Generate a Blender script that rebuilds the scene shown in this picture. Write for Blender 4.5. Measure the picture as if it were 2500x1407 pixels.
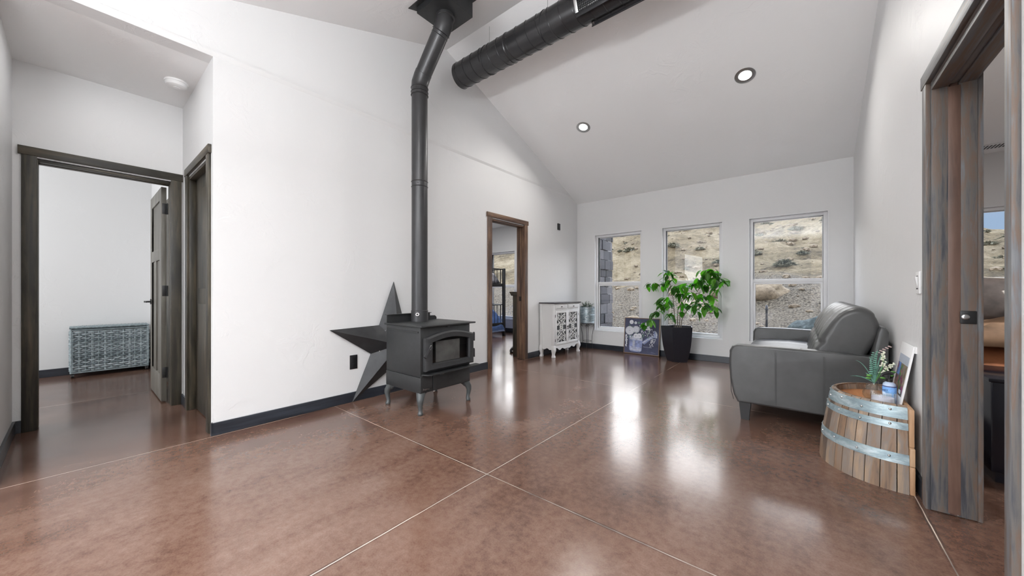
import bpy, bmesh, math, random
from mathutils import Vector, Matrix, noise
PI = math.pi
sin, cos = math.sin, math.cos
R = math.radians
random.seed(7)
for o in list(bpy.data.objects): bpy.data.objects.remove(o)
S = bpy.context.scene
COL = S.collection

# ------------------------------------------------------------ camera
cam = bpy.data.cameras.new('camera'); co = bpy.data.objects.new('camera', cam); COL.objects.link(co)
co.location = (0, 0, 1.055); co.rotation_euler = (R(90), 0, R(39.29))
cam.sensor_width = 36; cam.lens = 870.4/2500*36; cam.shift_y = 8.25/2500; cam.clip_start = .05; cam.clip_end = 500
S.camera = co
S.view_settings.view_transform = 'Standard'; S.view_settings.look = 'None'
S.view_settings.gamma = 1; S.view_settings.use_curve_mapping = False
S.view_settings.exposure = 0.0
S.cycles.transparent_max_bounces = 32

# ------------------------------------------------------------ world
W = bpy.data.worlds.new('world'); S.world = W; W.use_nodes = True
nt = W.node_tree; nt.nodes.clear()
def wn(t, **k):
    n = nt.nodes.new(t)
    for a, b in k.items(): setattr(n, a, b)
    return n
out = wn('ShaderNodeOutputWorld'); bg = wn('ShaderNodeBackground')
tc = wn('ShaderNodeTexCoord'); sx = wn('ShaderNodeSeparateXYZ'); cr = wn('ShaderNodeValToRGB'); nz = wn('ShaderNodeTexNoise')
mp = wn('ShaderNodeMapping'); mp.inputs['Scale'].default_value = (2, 2, 5)
nz.inputs['Scale'].default_value = 1.6; nz.inputs['Detail'].default_value = 6
ma = wn('ShaderNodeMath', operation='MULTIPLY_ADD'); ma.inputs[1].default_value = .10; ma.inputs[2].default_value = -.05
ad = wn('ShaderNodeMath', operation='ADD')
L = nt.links.new
L(tc.outputs['Generated'], sx.inputs[0]); L(tc.outputs['Generated'], mp.inputs[0]); L(mp.outputs[0], nz.inputs[0])
L(nz.outputs['Fac'], ma.inputs[0]); L(ma.outputs[0], ad.inputs[0]); L(sx.outputs['Z'], ad.inputs[1]); L(ad.outputs[0], cr.inputs[0])
e = cr.color_ramp.elements
e[0].position = 0.0; e[0].color = (.30, .30, .28, 1)
e[1].position = 1.0; e[1].color = (.75, .9, 1.2, 1)
for p, c in ((.02, (.50, .62, .75)), (.10, (.45, .63, .90)), (.15, (.50, .65, .90)), (.20, (1.0, 1.0, 1.02)), (.45, (1.0, 1.0, 1.03)), (.7, (.55, .68, .95))):
    x = e.new(p); x.color = (*c, 1)
mu = wn('ShaderNodeMath', operation='MULTIPLY_ADD')
cr2 = wn('ShaderNodeValToRGB'); L(ad.outputs[0], cr2.inputs[0])
cr2.color_ramp.elements[0].position = .15; cr2.color_ramp.elements[0].color = (0, 0, 0, 1)
cr2.color_ramp.elements[1].position = .22; cr2.color_ramp.elements[1].color = (1, 1, 1, 1)
L(cr2.outputs[0], mu.inputs[0]); mu.inputs[1].default_value = 6.5; mu.inputs[2].default_value = .80
L(cr.outputs[0], bg.inputs['Color']); L(mu.outputs[0], bg.inputs['Strength']); L(bg.outputs[0], out.inputs[0])

# ------------------------------------------------------------ sun, room lights and added fill lamps
def lamp(name, kind, loc, energy, rot=(0, 0, 0), size=1, sy=None, color=(1, 1, 1), **k):
    l = bpy.data.lights.new(name, kind); o = bpy.data.objects.new(name, l); COL.objects.link(o)
    o.location = loc; o.rotation_euler = rot; l.energy = energy; l.color = color
    if kind == 'AREA':
        l.shape = 'RECTANGLE' if sy else 'DISK'; l.size = size
        if sy: l.size_y = sy
    for a, b in k.items(): setattr(l, a, b)
    return o
lamp('sun', 'SUN', (0, 0, 20), 1.0, (R(44), 0, R(-35)), color=(1, .96, .90), angle=R(.6))
lamp('rear_fill', 'AREA', (-1.97, -3.42, 1.25), 46, (R(93), 0, 0), .8, 2.2, color=(.94, .975, 1))  # added fill panel behind the camera; no door is built here
lamp('ceiling_bounce_fill', 'AREA', (-.7, -.85, 2.15), 165, (R(180), 0, 0), 2.2, .5, color=(.95, .98, 1))  # added unseen panel throwing light up at the vault; no cabinets below
lamp('right_wall_fill', 'AREA', (-3.30, -1.95, 1.30), 75, (R(90), 0, R(-80)), 2.6, 2.2, color=(.94, .975, 1))  # added panel that brightens the right wall; no glazing behind it
for ky in (-1.2, -2.6): lamp('overhead_fill', 'AREA', (-1.78, ky, 2.73), 30, (0, 0, 0), .5, color=(.98, .99, 1))  # added unseen discs lighting the room from behind; no fixtures
lamp('study_daylight', 'AREA', (-6.0, -2.3, 1.4), 62, (R(90), 0, 0), 1.8, 1.8, color=(.96, .98, 1))
lamp('entry_light', 'AREA', (-3.9, .12, 2.74), 2.0, (0, 0, 0), .12)
lamp('bedroom_fill', 'AREA', (-5.4, 5.2, 2.70), 44, (0, 0, 0), .3)  # added fill to lift the bedroom behind the middle doorway; no fixture
lamp('guest_room_fill', 'AREA', (2.0, 3.6, 2.70), 50, (0, 0, 0), .3)  # added fill to brighten the room behind the right doorway; no fixture

# ------------------------------------------------------------ materials
def mat(name): 
    m = bpy.data.materials.new(name); m.use_nodes = True
    n = m.node_tree; b = n.nodes['Principled BSDF']
    return m, n, b
def nn(n, t, ins=None, **k):
    x = n.nodes.new(t)
    for a, b in k.items(): setattr(x, a, b)
    for a, b in (ins or {}).items(): x.inputs[a].default_value = b
    return x
def lk(n, a, b): n.links.new(a, b)
def coords(n, scale=(1, 1, 1), rot=(0, 0, 0), src='Object'):
    t = nn(n, 'ShaderNodeTexCoord'); m = nn(n, 'ShaderNodeMapping', {'Scale': scale, 'Rotation': rot}); lk(n, t.outputs[src], m.inputs[0])
    return m.outputs[0]
def ramp(n, fac, stops):
    r = nn(n, 'ShaderNodeValToRGB'); lk(n, fac, r.inputs[0]); el = r.color_ramp.elements
    el[0].position = stops[0][0]; el[0].color = (*stops[0][1], 1); el[1].position = stops[-1][0]; el[1].color = (*stops[-1][1], 1)
    for p, c in stops[1:-1]:
        x = el.new(p); x.color = (*c, 1)
    return r.outputs[0]
def noisef(n, vec, scale, detail=4, rough=.55, dist=0):
    x = nn(n, 'ShaderNodeTexNoise', {'Scale': scale, 'Detail': detail, 'Roughness': rough, 'Distortion': dist}); lk(n, vec, x.inputs['Vector']); return x.outputs['Fac']
def bump(n, b, h, dist=.002, strength=1):
    x = nn(n, 'ShaderNodeBump', {'Distance': dist, 'Strength': strength}); lk(n, h, x.inputs['Height']); lk(n, x.outputs[0], b.inputs['Normal']); return x
def mixc(n, fac, a, b_, mode='MIX'):
    x = nn(n, 'ShaderNodeMix', data_type='RGBA', blend_type=mode)
    for v, i in ((fac, 0), (a, 6), (b_, 7)):
        if isinstance(v, (float, int)): x.inputs[i].default_value = v
        elif isinstance(v, tuple): x.inputs[i].default_value = (*v, 1)
        else: lk(n, v, x.inputs[i])
    return x.outputs[2]
def mathn(n, op, a, b_=None, c=None):
    x = nn(n, 'ShaderNodeMath', operation=op)
    for i, v in enumerate((a, b_, c)):
        if v is None: continue
        if isinstance(v, (float, int)): x.inputs[i].default_value = v
        else: lk(n, v, x.inputs[i])
    return x.outputs[0]
def sock(b, **k):
    for a, v in k.items():
        a = a.replace('_', ' ')
        b.inputs[a].default_value = v if not (isinstance(v, tuple) and len(v) == 3) else (*v, 1)
def plain(name, c, rough=.5, metal=0, var=.06, scale=12, bmp=0, spec=.5, coat=0):
    m, n, b = mat(name); sock(b, Roughness=rough, Metallic=metal); b.inputs['Specular IOR Level'].default_value = spec
    if coat: b.inputs['Coat Weight'].default_value = coat; b.inputs['Coat Roughness'].default_value = .15
    v = coords(n); f = noisef(n, v, scale, 4)
    lo = tuple(x*(1-var*2) for x in c); hi = tuple(min(1, x*(1+var*2)) for x in c)
    lk(n, ramp(n, f, [(.25, lo), (.75, hi)]), b.inputs['Base Color'])
    if bmp: bump(n, b, noisef(n, v, scale*12, 3), bmp)
    return m
M = {}
def wallmat(name, c, rough=.5):
    m, n, b = mat(name); sock(b, Base_Color=c, Roughness=rough); b.inputs['Specular IOR Level'].default_value = .4
    v = coords(n, (1, 1, 1)); a = noisef(n, v, 5.5, 5, .6, 1.2); c2 = noisef(n, v, 2.2, 3)
    h = mathn(n, 'MULTIPLY', ramp(n, a, [(.50, (0, 0, 0)), (.58, (1, 1, 1))]), ramp(n, c2, [(.45, (0, 0, 0)), (.62, (1, 1, 1))]))
    bump(n, b, h, .0022, .55)
    return m
M['wall'] = wallmat('hand trowelled plaster', (.76, .76, .76))
M['ceil'] = wallmat('ceiling plaster', (.91, .91, .91), .6)
M['white'] = plain('white vinyl', (.80, .80, .81), .35, var=.01)
M['plastic_white'] = plain('white plastic', (.85, .85, .85), .4, var=.01)

def floormat():
    m, n, b = mat('stained polished concrete')
    v = coords(n); vs = coords(n, (1.0, .35, 1), (0, 0, R(20)))
    a = noisef(n, v, .9, 6, .6, .5); a2 = noisef(n, vs, 3.2, 7, .6, .7); a3 = noisef(n, v, 28, 4, .6); a4 = noisef(n, v, 150, 3)
    f = mathn(n, 'ADD', mathn(n, 'MULTIPLY', a, .36), mathn(n, 'ADD', mathn(n, 'MULTIPLY', a2, .28), mathn(n, 'ADD', mathn(n, 'MULTIPLY', a3, .22), mathn(n, 'MULTIPLY', a4, .14))))
    c = ramp(n, f, [(.36, (.045, .020, .013)), (.43, (.088, .043, .029)), (.50, (.135, .074, .052)), (.57, (.175, .105, .078)), (.68, (.225, .155, .120))])
    # tan streaks towards the entry, redder patches
    c = mixc(n, mathn(n, 'MULTIPLY', ramp(n, noisef(n, v, 1.7, 4, .5), [(.5, (0, 0, 0)), (.72, (1, 1, 1))]), .40), c, (.125, .060, .036))
    sp = nn(n, 'ShaderNodeSeparateXYZ'); t = nn(n, 'ShaderNodeTexCoord'); lk(n, t.outputs['Object'], sp.inputs[0])
    wob = mathn(n, 'MULTIPLY', mathn(n, 'SUBTRACT', noisef(n, v, 9, 3), .5), .006)
    lines = None
    def add(x):
        nonlocal lines
        lines = x if lines is None else mathn(n, 'MAXIMUM', lines, x)
    X, Y = sp.outputs['X'], sp.outputs['Y']
    def stripe(coord, pos, w):
        d = mathn(n, 'ABSOLUTE', mathn(n, 'ADD', mathn(n, 'SUBTRACT', coord, pos), wob))
        return mathn(n, 'LESS_THAN', d, w)
    wide = None
    for (cd, pos, other, lo, hi) in ((Y, 1.501, X, -3.33, .47), (Y, 3.794, X, -3.33, .47), (X, -1.415, Y, -3.3, 6.05), (X, .443, Y, -3.3, 2.75), (X, -3.318, Y, -3.3, 6.05), (X, -5.35, Y, -2.4, .7), (Y, 4.9, X, -7.1, -3.5)):
        rng = mathn(n, 'MULTIPLY', mathn(n, 'GREATER_THAN', other, lo), mathn(n, 'LESS_THAN', other, hi))
        add(mathn(n, 'MULTIPLY', stripe(cd, pos, .0022), rng))
        w2 = mathn(n, 'MULTIPLY', mathn(n, 'MULTIPLY', stripe(cd, pos, .010), rng), ramp(n, noisef(n, v, 2.3, 4), [(.42, (0, 0, 0)), (.6, (1, 1, 1))]))
        wide = w2 if wide is None else mathn(n, 'MAXIMUM', wide, w2)
    c = mixc(n, mathn(n, 'MULTIPLY', wide, .55), c, (.035, .02, .015))
    seal = ramp(n, noisef(n, v, 1.1, 3), [(.40, (.12, .10, .09)), (.5, (.55, .47, .40))])
    c = mixc(n, lines, c, seal)
    lk(n, c, b.inputs['Base Color'])
    r = ramp(n, noisef(n, vs, 1.6, 5, .5), [(.3, (.17,)*3), (.7, (.27,)*3)])
    lk(n, r, b.inputs['Roughness']); b.inputs['Specular IOR Level'].default_value = .5
    b.inputs['Coat Weight'].default_value = .28; b.inputs['Coat Roughness'].default_value = .12; b.inputs['Coat IOR'].default_value = 1.5
    h = mathn(n, 'ADD', mathn(n, 'MULTIPLY', noisef(n, v, 6, 3), 1.0), mathn(n, 'MULTIPLY', a4, .10))
    bump(n, b, h, .0022, .4)
    return m
M['floor'] = floormat()

def wood(name, stops, axis='Z', rough=.45, fine=1.0, island=0.0, spec=.5):
    """stained boards: long grain along the given axis, blotches of stain"""
    m, n, b = mat(name); s = {'Z': (26, 26, 1.6), 'X': (1.6, 26, 26), 'Y': (26, 1.6, 26)}[axis]
    v = coords(n, tuple(x*fine for x in s)); v2 = coords(n, {'Z': (5, 5, 1.3), 'X': (1.3, 5, 5), 'Y': (5, 1.3, 5)}[axis])
    g = nn(n, 'ShaderNodeNewGeometry')
    off = nn(n, 'ShaderNodeVectorMath', operation='SCALE'); off.inputs[0].default_value = (37, 17, 53); lk(n, g.outputs['Random Per Island'], off.inputs['Scale'])
    def sh(vec):
        a = nn(n, 'ShaderNodeVectorMath', operation='ADD'); lk(n, vec, a.inputs[0]); lk(n, off.outputs[0], a.inputs[1]); return a.outputs[0]
    a = noisef(n, sh(v), 1, 8, .65, .4); c2 = noisef(n, sh(v2), 1, 4, .6, .6)
    f = mathn(n, 'ADD', mathn(n, 'MULTIPLY', a, .55), mathn(n, 'MULTIPLY', c2, .45))
    if island: f = mathn(n, 'ADD', f, mathn(n, 'MULTIPLY', mathn(n, 'SUBTRACT', g.outputs['Random Per Island'], .5), island))
    lk(n, ramp(n, f, stops), b.inputs['Base Color']); sock(b, Roughness=rough); b.inputs['Specular IOR Level'].default_value = spec
    bump(n, b, a, .0015, .5)
    return m
dark = [(.30, (.008, .007, .005)), (.42, (.022, .019, .013)), (.50, (.050, .042, .028)), (.58, (.085, .066, .043)), (.70, (.14, .12, .085))]
mid = [(.30, (.034, .022, .018)), (.42, (.095, .056, .040)), (.52, (.18, .105, .066)), (.62, (.28, .175, .11)), (.72, (.34, .24, .17))]
gray = [(.28, (.022, .024, .030)), (.38, (.060, .062, .072)), (.45, (.125, .115, .108)), (.50, (.145, .098, .072)), (.56, (.14, .145, .155)), (.63, (.20, .195, .19)), (.74, (.30, .28, .24))]
for k, st in (('dark', dark), ('mid', mid), ('gray', gray)):
    for ax in 'XYZ': M[k+ax] = wood(k+' stained wood along '+ax, st, ax, .5 if k == 'gray' else .45, 1.7 if k == 'gray' else 1.15, .16 if k == 'gray' else .05)
M['redZ'] = wood('reddish pine', [(.3, (.045, .028, .024)), (.5, (.13, .075, .056)), (.7, (.21, .13, .10))], 'Z')
M['doorleaf'] = wood('stained door leaf', [(.3, (.05, .045, .036)), (.5, (.13, .12, .10)), (.7, (.24, .23, .20))], 'Z')
M['base'] = wood('black stained baseboard', [(.3, (.008, .009, .012)), (.5, (.020, .024, .032)), (.7, (.05, .058, .075))], 'Y', .30)
M['baseX'] = wood('black stained baseboard along the window wall', [(.3, (.008, .009, .012)), (.5, (.022, .027, .036)), (.7, (.055, .064, .082))], 'X', .28)
M['stave'] = wood('weathered oak stave', [(.27, (.035, .028, .026)), (.38, (.11, .080, .062)), (.47, (.23, .145, .090)), (.54, (.21, .175, .150)), (.62, (.34, .235, .155)), (.72, (.40, .345, .29))], 'Z', .6, .8, .12)
M['head'] = wood('oak barrel head', [(.3, (.22, .08, .03)), (.5, (.42, .17, .06)), (.7, (.55, .27, .12))], 'Y', .5)
M['barrelback'] = wood('pale board', [(.3, (.28, .15, .08)), (.5, (.45, .27, .15)), (.7, (.55, .38, .24))], 'Z', .55, 1, .2)
def galv(name, c1, c2, c3, rough=.4, metal=.35, s=9):
    m, n, b = mat(name); v = coords(n, (1, 1, 2.5)); f = noisef(n, v, s, 6, .7, .5)
    lk(n, ramp(n, f, [(.3, c1), (.5, c2), (.68, c3)]), b.inputs['Base Color']); sock(b, Roughness=rough, Metallic=metal); bump(n, b, noisef(n, v, 40, 3), .001, .4)
    return m
M['hoop'] = galv('weathered galvanized hoop', (.16, .21, .23), (.27, .35, .38), (.50, .58, .60))
M['bucket'] = galv('galvanized bucket', (.16, .21, .24), (.33, .40, .43), (.62, .68, .70), .35, .5, 14)
M['stove'] = plain('black stove steel', (.021, .022, .023), .46, .0, .10, 30, .0006, .5)
M['stovecast'] = plain('cast iron', (.027, .028, .030), .5, .0, .12, 60, .001, .5)
M['leg'] = plain('pewter painted cast leg', (.075, .082, .084), .42, .2, .1, 30, .0008)
M['pipe'] = plain('black stove pipe', (.045, .045, .047), .36, .35, .08, 6, 0, .6)
M['duct'] = plain('black spiral duct', (.038, .038, .040), .24, .35, .08, 8, 0, .6)
M['star'] = plain('dark brushed sheet metal', (.048, .049, .051), .42, .55, .12, 8, 0)
M['chrome'] = plain('chrome', (.75, .75, .75), .15, 1, .02)
M['nickel'] = plain('brushed nickel', (.55, .55, .55), .3, 1, .03)
M['black'] = plain('black plastic', (.012, .012, .013), .4, 0, .05)
M['blackmetal'] = plain('black metal', (.018, .018, .02), .4, .3, .05)
M['bronze'] = plain('dark bronze', (.035, .028, .024), .4, .6, .1)
M['brass'] = plain('brass', (.55, .38, .15), .35, .9, .05)
M['firebrick'] = plain('grey firebrick', (.30, .30, .29), .9, 0, .15, 10)
M['void'] = plain('firebox dark', (.006, .006, .006), .9, 0, .05)  # near-black colour carries the darkness of the hollow firebox
M['leather'] = plain('grey leather', (.125, .125, .125), .33, 0, .06, 6, 0, .55)
def leather():
    m, n, b = mat('grey sofa leather'); v = coords(n)
    lk(n, ramp(n, noisef(n, v, 5, 4), [(.3, (.048, .048, .048)), (.7, (.072, .072, .072))]), b.inputs['Base Color']); sock(b, Roughness=.36)
    vo = nn(n, 'ShaderNodeTexVoronoi', {'Scale': 220.0}); lk(n, v, vo.inputs['Vector'])
    h = mathn(n, 'ADD', mathn(n, 'MULTIPLY', vo.outputs['Distance'], .12), noisef(n, coords(n, (1, 1, 1)), 7, 3)); bump(n, b, h, .004, .35); return m
M['leather'] = leather()
M['thread'] = plain('seam piping', (.06, .06, .06), .4)
M['stitch'] = plain('pale stitching', (.30, .30, .30), .5)
M['lens'], n_, b_ = mat('lit lamp lens'); sock(b_, Base_Color=(1, 1, 1)); b_.inputs['Emission Color'].default_value = (1, .98, .95, 1); b_.inputs['Emission Strength'].default_value = 6
def glass(name, tint=(1, 1, 1), ior=1.5, refl=1.0):
    m = bpy.data.materials.new(name); m.use_nodes = True; n = m.node_tree; n.nodes.clear()
    o = nn(n, 'ShaderNodeOutputMaterial'); t = nn(n, 'ShaderNodeBsdfTransparent'); t.inputs[0].default_value = (*tint, 1)
    g = nn(n, 'ShaderNodeBsdfGlossy', {'Roughness': .01}); f = nn(n, 'ShaderNodeLayerWeight', {'Blend': .5}); x = nn(n, 'ShaderNodeMixShader')
    nz_ = noisef(n, coords(n), 2, 2); f5 = mathn(n, 'POWER', f.outputs['Facing'], 4.0)
    fm = mathn(n, 'MULTIPLY', mathn(n, 'MULTIPLY_ADD', f5, .85, (ior-1)**2/(ior+1)**2), mathn(n, 'MULTIPLY_ADD', nz_, .1, refl-.05))
    lk(n, fm, x.inputs[0]); lk(n, t.outputs[0], x.inputs[1]); lk(n, g.outputs[0], x.inputs[2]); lk(n, x.outputs[0], o.inputs[0]); return m
M['glass'] = glass('window glass', (.985, .99, .985))
M['stoveglass'] = glass('stove door glass', (.80, .80, .80), 1.5)
M['vaseglass'] = glass('ribbed clear glass', (.95, .965, .96), 1.5)

# ------------------------------------------------------------ mesh builder
class MB:
    def __init__(s): s.bm = bmesh.new(); s.mats = []; s.cur = 0
    def use(s, m):
        m = M[m] if isinstance(m, str) else m
        if m not in s.mats: s.mats.append(m)
        s.cur = s.mats.index(m); return s
    def _fin(s, verts, T=None):
        if T is not None:
            for v in verts: v.co = T @ v.co
        fs = set(f for v in verts for f in v.link_faces)
        for f in fs: f.material_index = s.cur
        return verts
    def box(s, a, b, bev=0, T=None, seg=2):
        c = [(a[i]+b[i])/2 for i in range(3)]; d = [abs(b[i]-a[i]) for i in range(3)]
        r = bmesh.ops.create_cube(s.bm, size=1, matrix=Matrix.Translation(c) @ Matrix.Diagonal((*d, 1)))
        vs = r['verts']
        if bev:
            bev = min(bev, min(d)*.49); es = list(set(e for v in vs for e in v.link_edges))
            q = bmesh.ops.bevel(s.bm, geom=es, offset=bev, segments=seg, profile=.5, affect='EDGES'); vs = list(set([v for v in vs if v.is_valid] + q['verts']))
        return s._fin(vs, T)
    def poly(s, pts, T=None):
        vs = [s.bm.verts.new(p) for p in pts]; s.bm.faces.new(vs); return s._fin(vs, T)
    def loft(s, rings, closed=True, cap=True, T=None):
        rv = [[s.bm.verts.new(p) for p in r] for r in rings]; n = len(rings[0])
        for i in range(len(rv)-1):
            for j in range(n if closed else n-1):
                k = (j+1) % n; a = (rv[i][j], rv[i][k], rv[i+1][k], rv[i+1][j])
                try: s.bm.faces.new(a)
                except ValueError: pass
        if cap and closed:
            for r in (rv[0], rv[-1]):
                try: s.bm.faces.new(r)
                except ValueError: pass
        return s._fin([v for r in rv for v in r], T)
    def prism(s, pts, axis, a, b, T=None):
        """2D outline extruded along an axis; pts are the two other coordinates in xyz order"""
        def mk(p, t): return {'X': (t, p[0], p[1]), 'Y': (p[0], t, p[1]), 'Z': (p[0], p[1], t)}[axis]
        return s.loft([[mk(p, a) for p in pts], [mk(p, b) for p in pts]], T=T)
    def tube(s, path, r, seg=10, closed=False, T=None, flat=1.0):
        path = [Vector(p) for p in path]; n = len(path); rr = r if isinstance(r, (list, tuple)) else [r]*n
        rings = []; up = None
        for i, p in enumerate(path):
            if closed: d = path[(i+1) % n]-path[i-1]
            else: d = path[min(i+1, n-1)]-path[max(i-1, 0)]
            if d.length < 1e-9: d = Vector((0, 0, 1))
            d.normalize()
            if up is None:
                up = Vector((0, 0, 1)) if abs(d.z) < .9 else Vector((1, 0, 0))
            x = d.cross(up)
            if x.length < 1e-6: x = d.orthogonal()
            x.normalize(); up = x.cross(d).normalized()
            rings.append([p + (x*cos(2*PI*k/seg) + up*sin(2*PI*k/seg)*flat)*rr[i] for k in range(seg)])
        if closed: rings.append(rings[0])
        return s.loft(rings, cap=not closed, T=T)
    def cyl(s, a, b, r, r2=None, seg=24, T=None):
        a = Vector(a); b = Vector(b); return s.tube([a, b], [r, r if r2 is None else r2], seg, T=T)
    def lathe(s, prof, c=(0, 0, 0), seg=28, T=None, cap=True, a0=0, a1=2*PI):
        full = abs(a1-a0-2*PI) < 1e-6
        rings = []
        for (r, z) in prof:
            rings.append([(c[0]+r*cos(a0+(a1-a0)*k/(seg if full else seg-1)), c[1]+r*sin(a0+(a1-a0)*k/(seg if full else seg-1)), c[2]+z) for k in range(seg)])
        return s.loft(rings, closed=full, cap=cap and full, T=T)
    def ball(s, c, r, sc=(1, 1, 1), seg=14, T=None):
        q = bmesh.ops.create_uvsphere(s.bm, u_segments=seg, v_segments=max(6, seg//2+1), radius=r, matrix=Matrix.Translation(c) @ Matrix.Diagonal((*sc, 1)))
        return s._fin(q['verts'], T)
    def build(s, name, m=None, parent=None, smooth=40, weld=True):
        if m is not None:
            if not s.mats: s.mats = [M[m] if isinstance(m, str) else m]
        if weld: bmesh.ops.remove_doubles(s.bm, verts=s.bm.verts, dist=1e-6)
        bmesh.ops.recalc_face_normals(s.bm, faces=s.bm.faces)
        me = bpy.data.meshes.new(name)
        if parent is not None:
            w = parent.matrix_world.copy() if parent.parent is None else parent.matrix_world.copy()
            s.bm.transform(wm(parent).inverted())
        s.bm.to_mesh(me); s.bm.free()
        for x in s.mats: me.materials.append(x)
        for p in me.polygons: p.use_smooth = smooth > 0
        if smooth > 0 and smooth < 180: me.set_sharp_from_angle(angle=R(smooth))
        o = bpy.data.objects.new(name, me); COL.objects.link(o)
        if parent is not None: o.parent = parent
        return o
def wm(o):
    m = Matrix.LocRotScale(o.location, o.rotation_euler, o.scale)
    return wm(o.parent) @ m if o.parent else m
def tag(o, label=None, cat=None, group=None, kind=None):
    if label: o['label'] = label
    if cat: o['category'] = cat
    if group: o['group'] = group
    if kind: o['kind'] = kind
    return o
def thing(name, label, cat, loc=(0, 0, 0), rz=0, group=None, kind=None):
    o = bpy.data.objects.new(name, None); COL.objects.link(o); o.location = loc; o.rotation_euler = (0, 0, rz); o.empty_display_size = .1
    return tag(o, label, cat, group, kind)
def part(name, mb, m=None, parent=None, label=None, smooth=40):
    o = mb.build(name, m, parent, smooth)
    if label: o['label'] = label
    return o
def struct(name, mb, m=None, label=None, smooth=0):
    o = mb.build(name, m, None, smooth); o['kind'] = 'structure'; o['label'] = label or name.replace('_', ' '); o['category'] = name.split('_')[0]
    return o
def sgroup(name, label, loc=(0, 0, 0)):
    o = thing(name, label, name.split('_')[0], loc, kind='structure'); return o

def text(name, body, size, m, parent, loc, rz, label=None, ext=.0006, align='LEFT'):
    t = bpy.data.curves.new(name, 'FONT'); t.body = body; t.size = size; t.extrude = ext; t.resolution_u = 3; t.align_x = align
    o = bpy.data.objects.new(name+'_tmp', t); COL.objects.link(o); bpy.context.view_layer.update()
    me = bpy.data.meshes.new_from_object(o.evaluated_get(bpy.context.evaluated_depsgraph_get())); bpy.data.objects.remove(o); bpy.data.curves.remove(t)
    me.transform(wm(parent).inverted() @ Matrix.Translation(loc) @ Matrix.Rotation(rz, 4, 'Z') @ Matrix.Rotation(R(90), 4, 'X'))
    me.materials.clear(); me.materials.append(M[m]); p = bpy.data.objects.new(name, me); COL.objects.link(p); p.parent = parent
    if label: p['label'] = label
    return p
# ============================================================ SETTING
XL, YF, XR = -3.345, 6.055, .475
PL = 2.775; RY, RZ = 2.827, 3.968
sf = (RZ-2.715)/(YF-RY); sn = .345
def zfar(y): return RZ-(y-RY)*sf
def znear(y): return RZ-(RY-y)*sn
YN = RY-(RZ-2.75)/sn     # where the near slope meets the flat kitchen ceiling

f = MB(); f.box((-7.35, -3.6, -.12), (4.2, 7.2, 0)); struct('floor', f, 'floor', 'brown stained polished concrete floor with saw cut joints')

# ceilings
c = MB(); c.use('ceil')
T_ = .12
c.prism([(RY, RZ), (YF+.02, zfar(YF+.02)), (YF+.02, zfar(YF+.02)+T_), (RY, RZ+T_)], 'X', XL-.13, XR+.14)
c.prism([(RY, RZ), (RY, RZ+T_), (YN, 2.75+T_), (YN, 2.75)], 'X', XL-.13, XR+.14)
c.box((XL-.13, -3.6, 2.75), (XR+.14, YN, 2.87))
struct('ceiling', c, None, 'white vaulted living room ceiling')
c = MB(); c.box((-4.63, -.42, 2.775), (XL-.1255, .76, 2.9)); struct('ceiling_entry', c, 'ceil', 'white flat ceiling over the entry alcove')
c = MB(); c.box((-7.35, -2.6, 2.74), (-4.63, .84, 2.86)); struct('ceiling_study', c, 'ceil', 'white ceiling of the room beyond the alcove')
c = MB(); c.box((-7.35, 2.9, 2.74), (XL-.125, 7.2, 2.86)); struct('ceiling_bedroom', c, 'ceil', 'white bedroom ceiling behind the middle doorway')
c = MB(); c.box((XR+.14, .9, 2.74), (4.2, 7.2, 2.86)); struct('ceiling_guest_room', c, 'ceil', 'white ceiling of the room behind the right doorway')

def wallY(x0, x1, y0, y1, z0, z1, ops=(), mb=None, m='wall'):
    """wall whose faces look along X (runs along Y), with openings (ya,yb,za,zb)"""
    mb = mb or MB(); mb.use(m); br = sorted(set([y0, y1]+[v for o in ops for v in o[:2]]))
    for a, b in zip(br[:-1], br[1:]):
        o = [q for q in ops if q[0] <= a+1e-6 and q[1] >= b-1e-6]
        if not o: mb.box((x0, a, z0), (x1, b, z1))
        else:
            if o[0][2] > z0: mb.box((x0, a, z0), (x1, b, o[0][2]))
            if o[0][3] < z1: mb.box((x0, a, o[0][3]), (x1, b, z1))
    return mb
def wallX(y0, y1, x0, x1, z0, z1, ops=(), mb=None, m='wall'):
    mb = mb or MB(); mb.use(m); br = sorted(set([x0, x1]+[v for o in ops for v in o[:2]]))
    for a, b in zip(br[:-1], br[1:]):
        o = [q for q in ops if q[0] <= a+1e-6 and q[1] >= b-1e-6]
        if not o: mb.box((a, y0, z0), (b, y1, z1))
        else:
            if o[0][2] > z0: mb.box((a, y0, z0), (b, y1, o[0][2]))
            if o[0][3] < z1: mb.box((a, y0, o[0][3]), (b, y1, z1))
    return mb
# long left wall with the gable
D2 = (3.640, 4.372)
w = wallY(XL-.125, XL, .634, YF, 0, PL, [(D2[0]-.02, D2[1]+.02, 0, 2.07)])
wallY(XL-.125, XL, -3.6, -.30, 0, PL, (), w)
XG = XL+.012
def ymeet(z): return YF-(z-2.715-.05)/sf if z > 2.765 else YF
w.prism([(-3.6, PL), (ymeet(PL)-.01, PL), (RY, RZ+.05), (YN, 2.80), (-3.6, 2.80)], 'X', XL-.125, XL)
w.prism([(YN+.3, PL+.045), (ymeet(PL+.045)-.001, PL+.045), (RY, RZ+.05), (YN+.3, znear(YN+.3)+.05)], 'X', XL-.02, XG)
w.prism([(XL-.03, PL+.001), (XL+.001, PL+.001), (XG, PL+.030), (XG, PL+.046), (XL-.03, PL+.046)], 'Y', YN+.3, YF-.001)
struct('wall_left', w, None, 'long white plaster gable wall behind the stove')
w = wallY(XR, XR+.14, -3.6, YF+.15, 0, 2.75, [(1.715, 2.622, 0, 2.07)])
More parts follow.
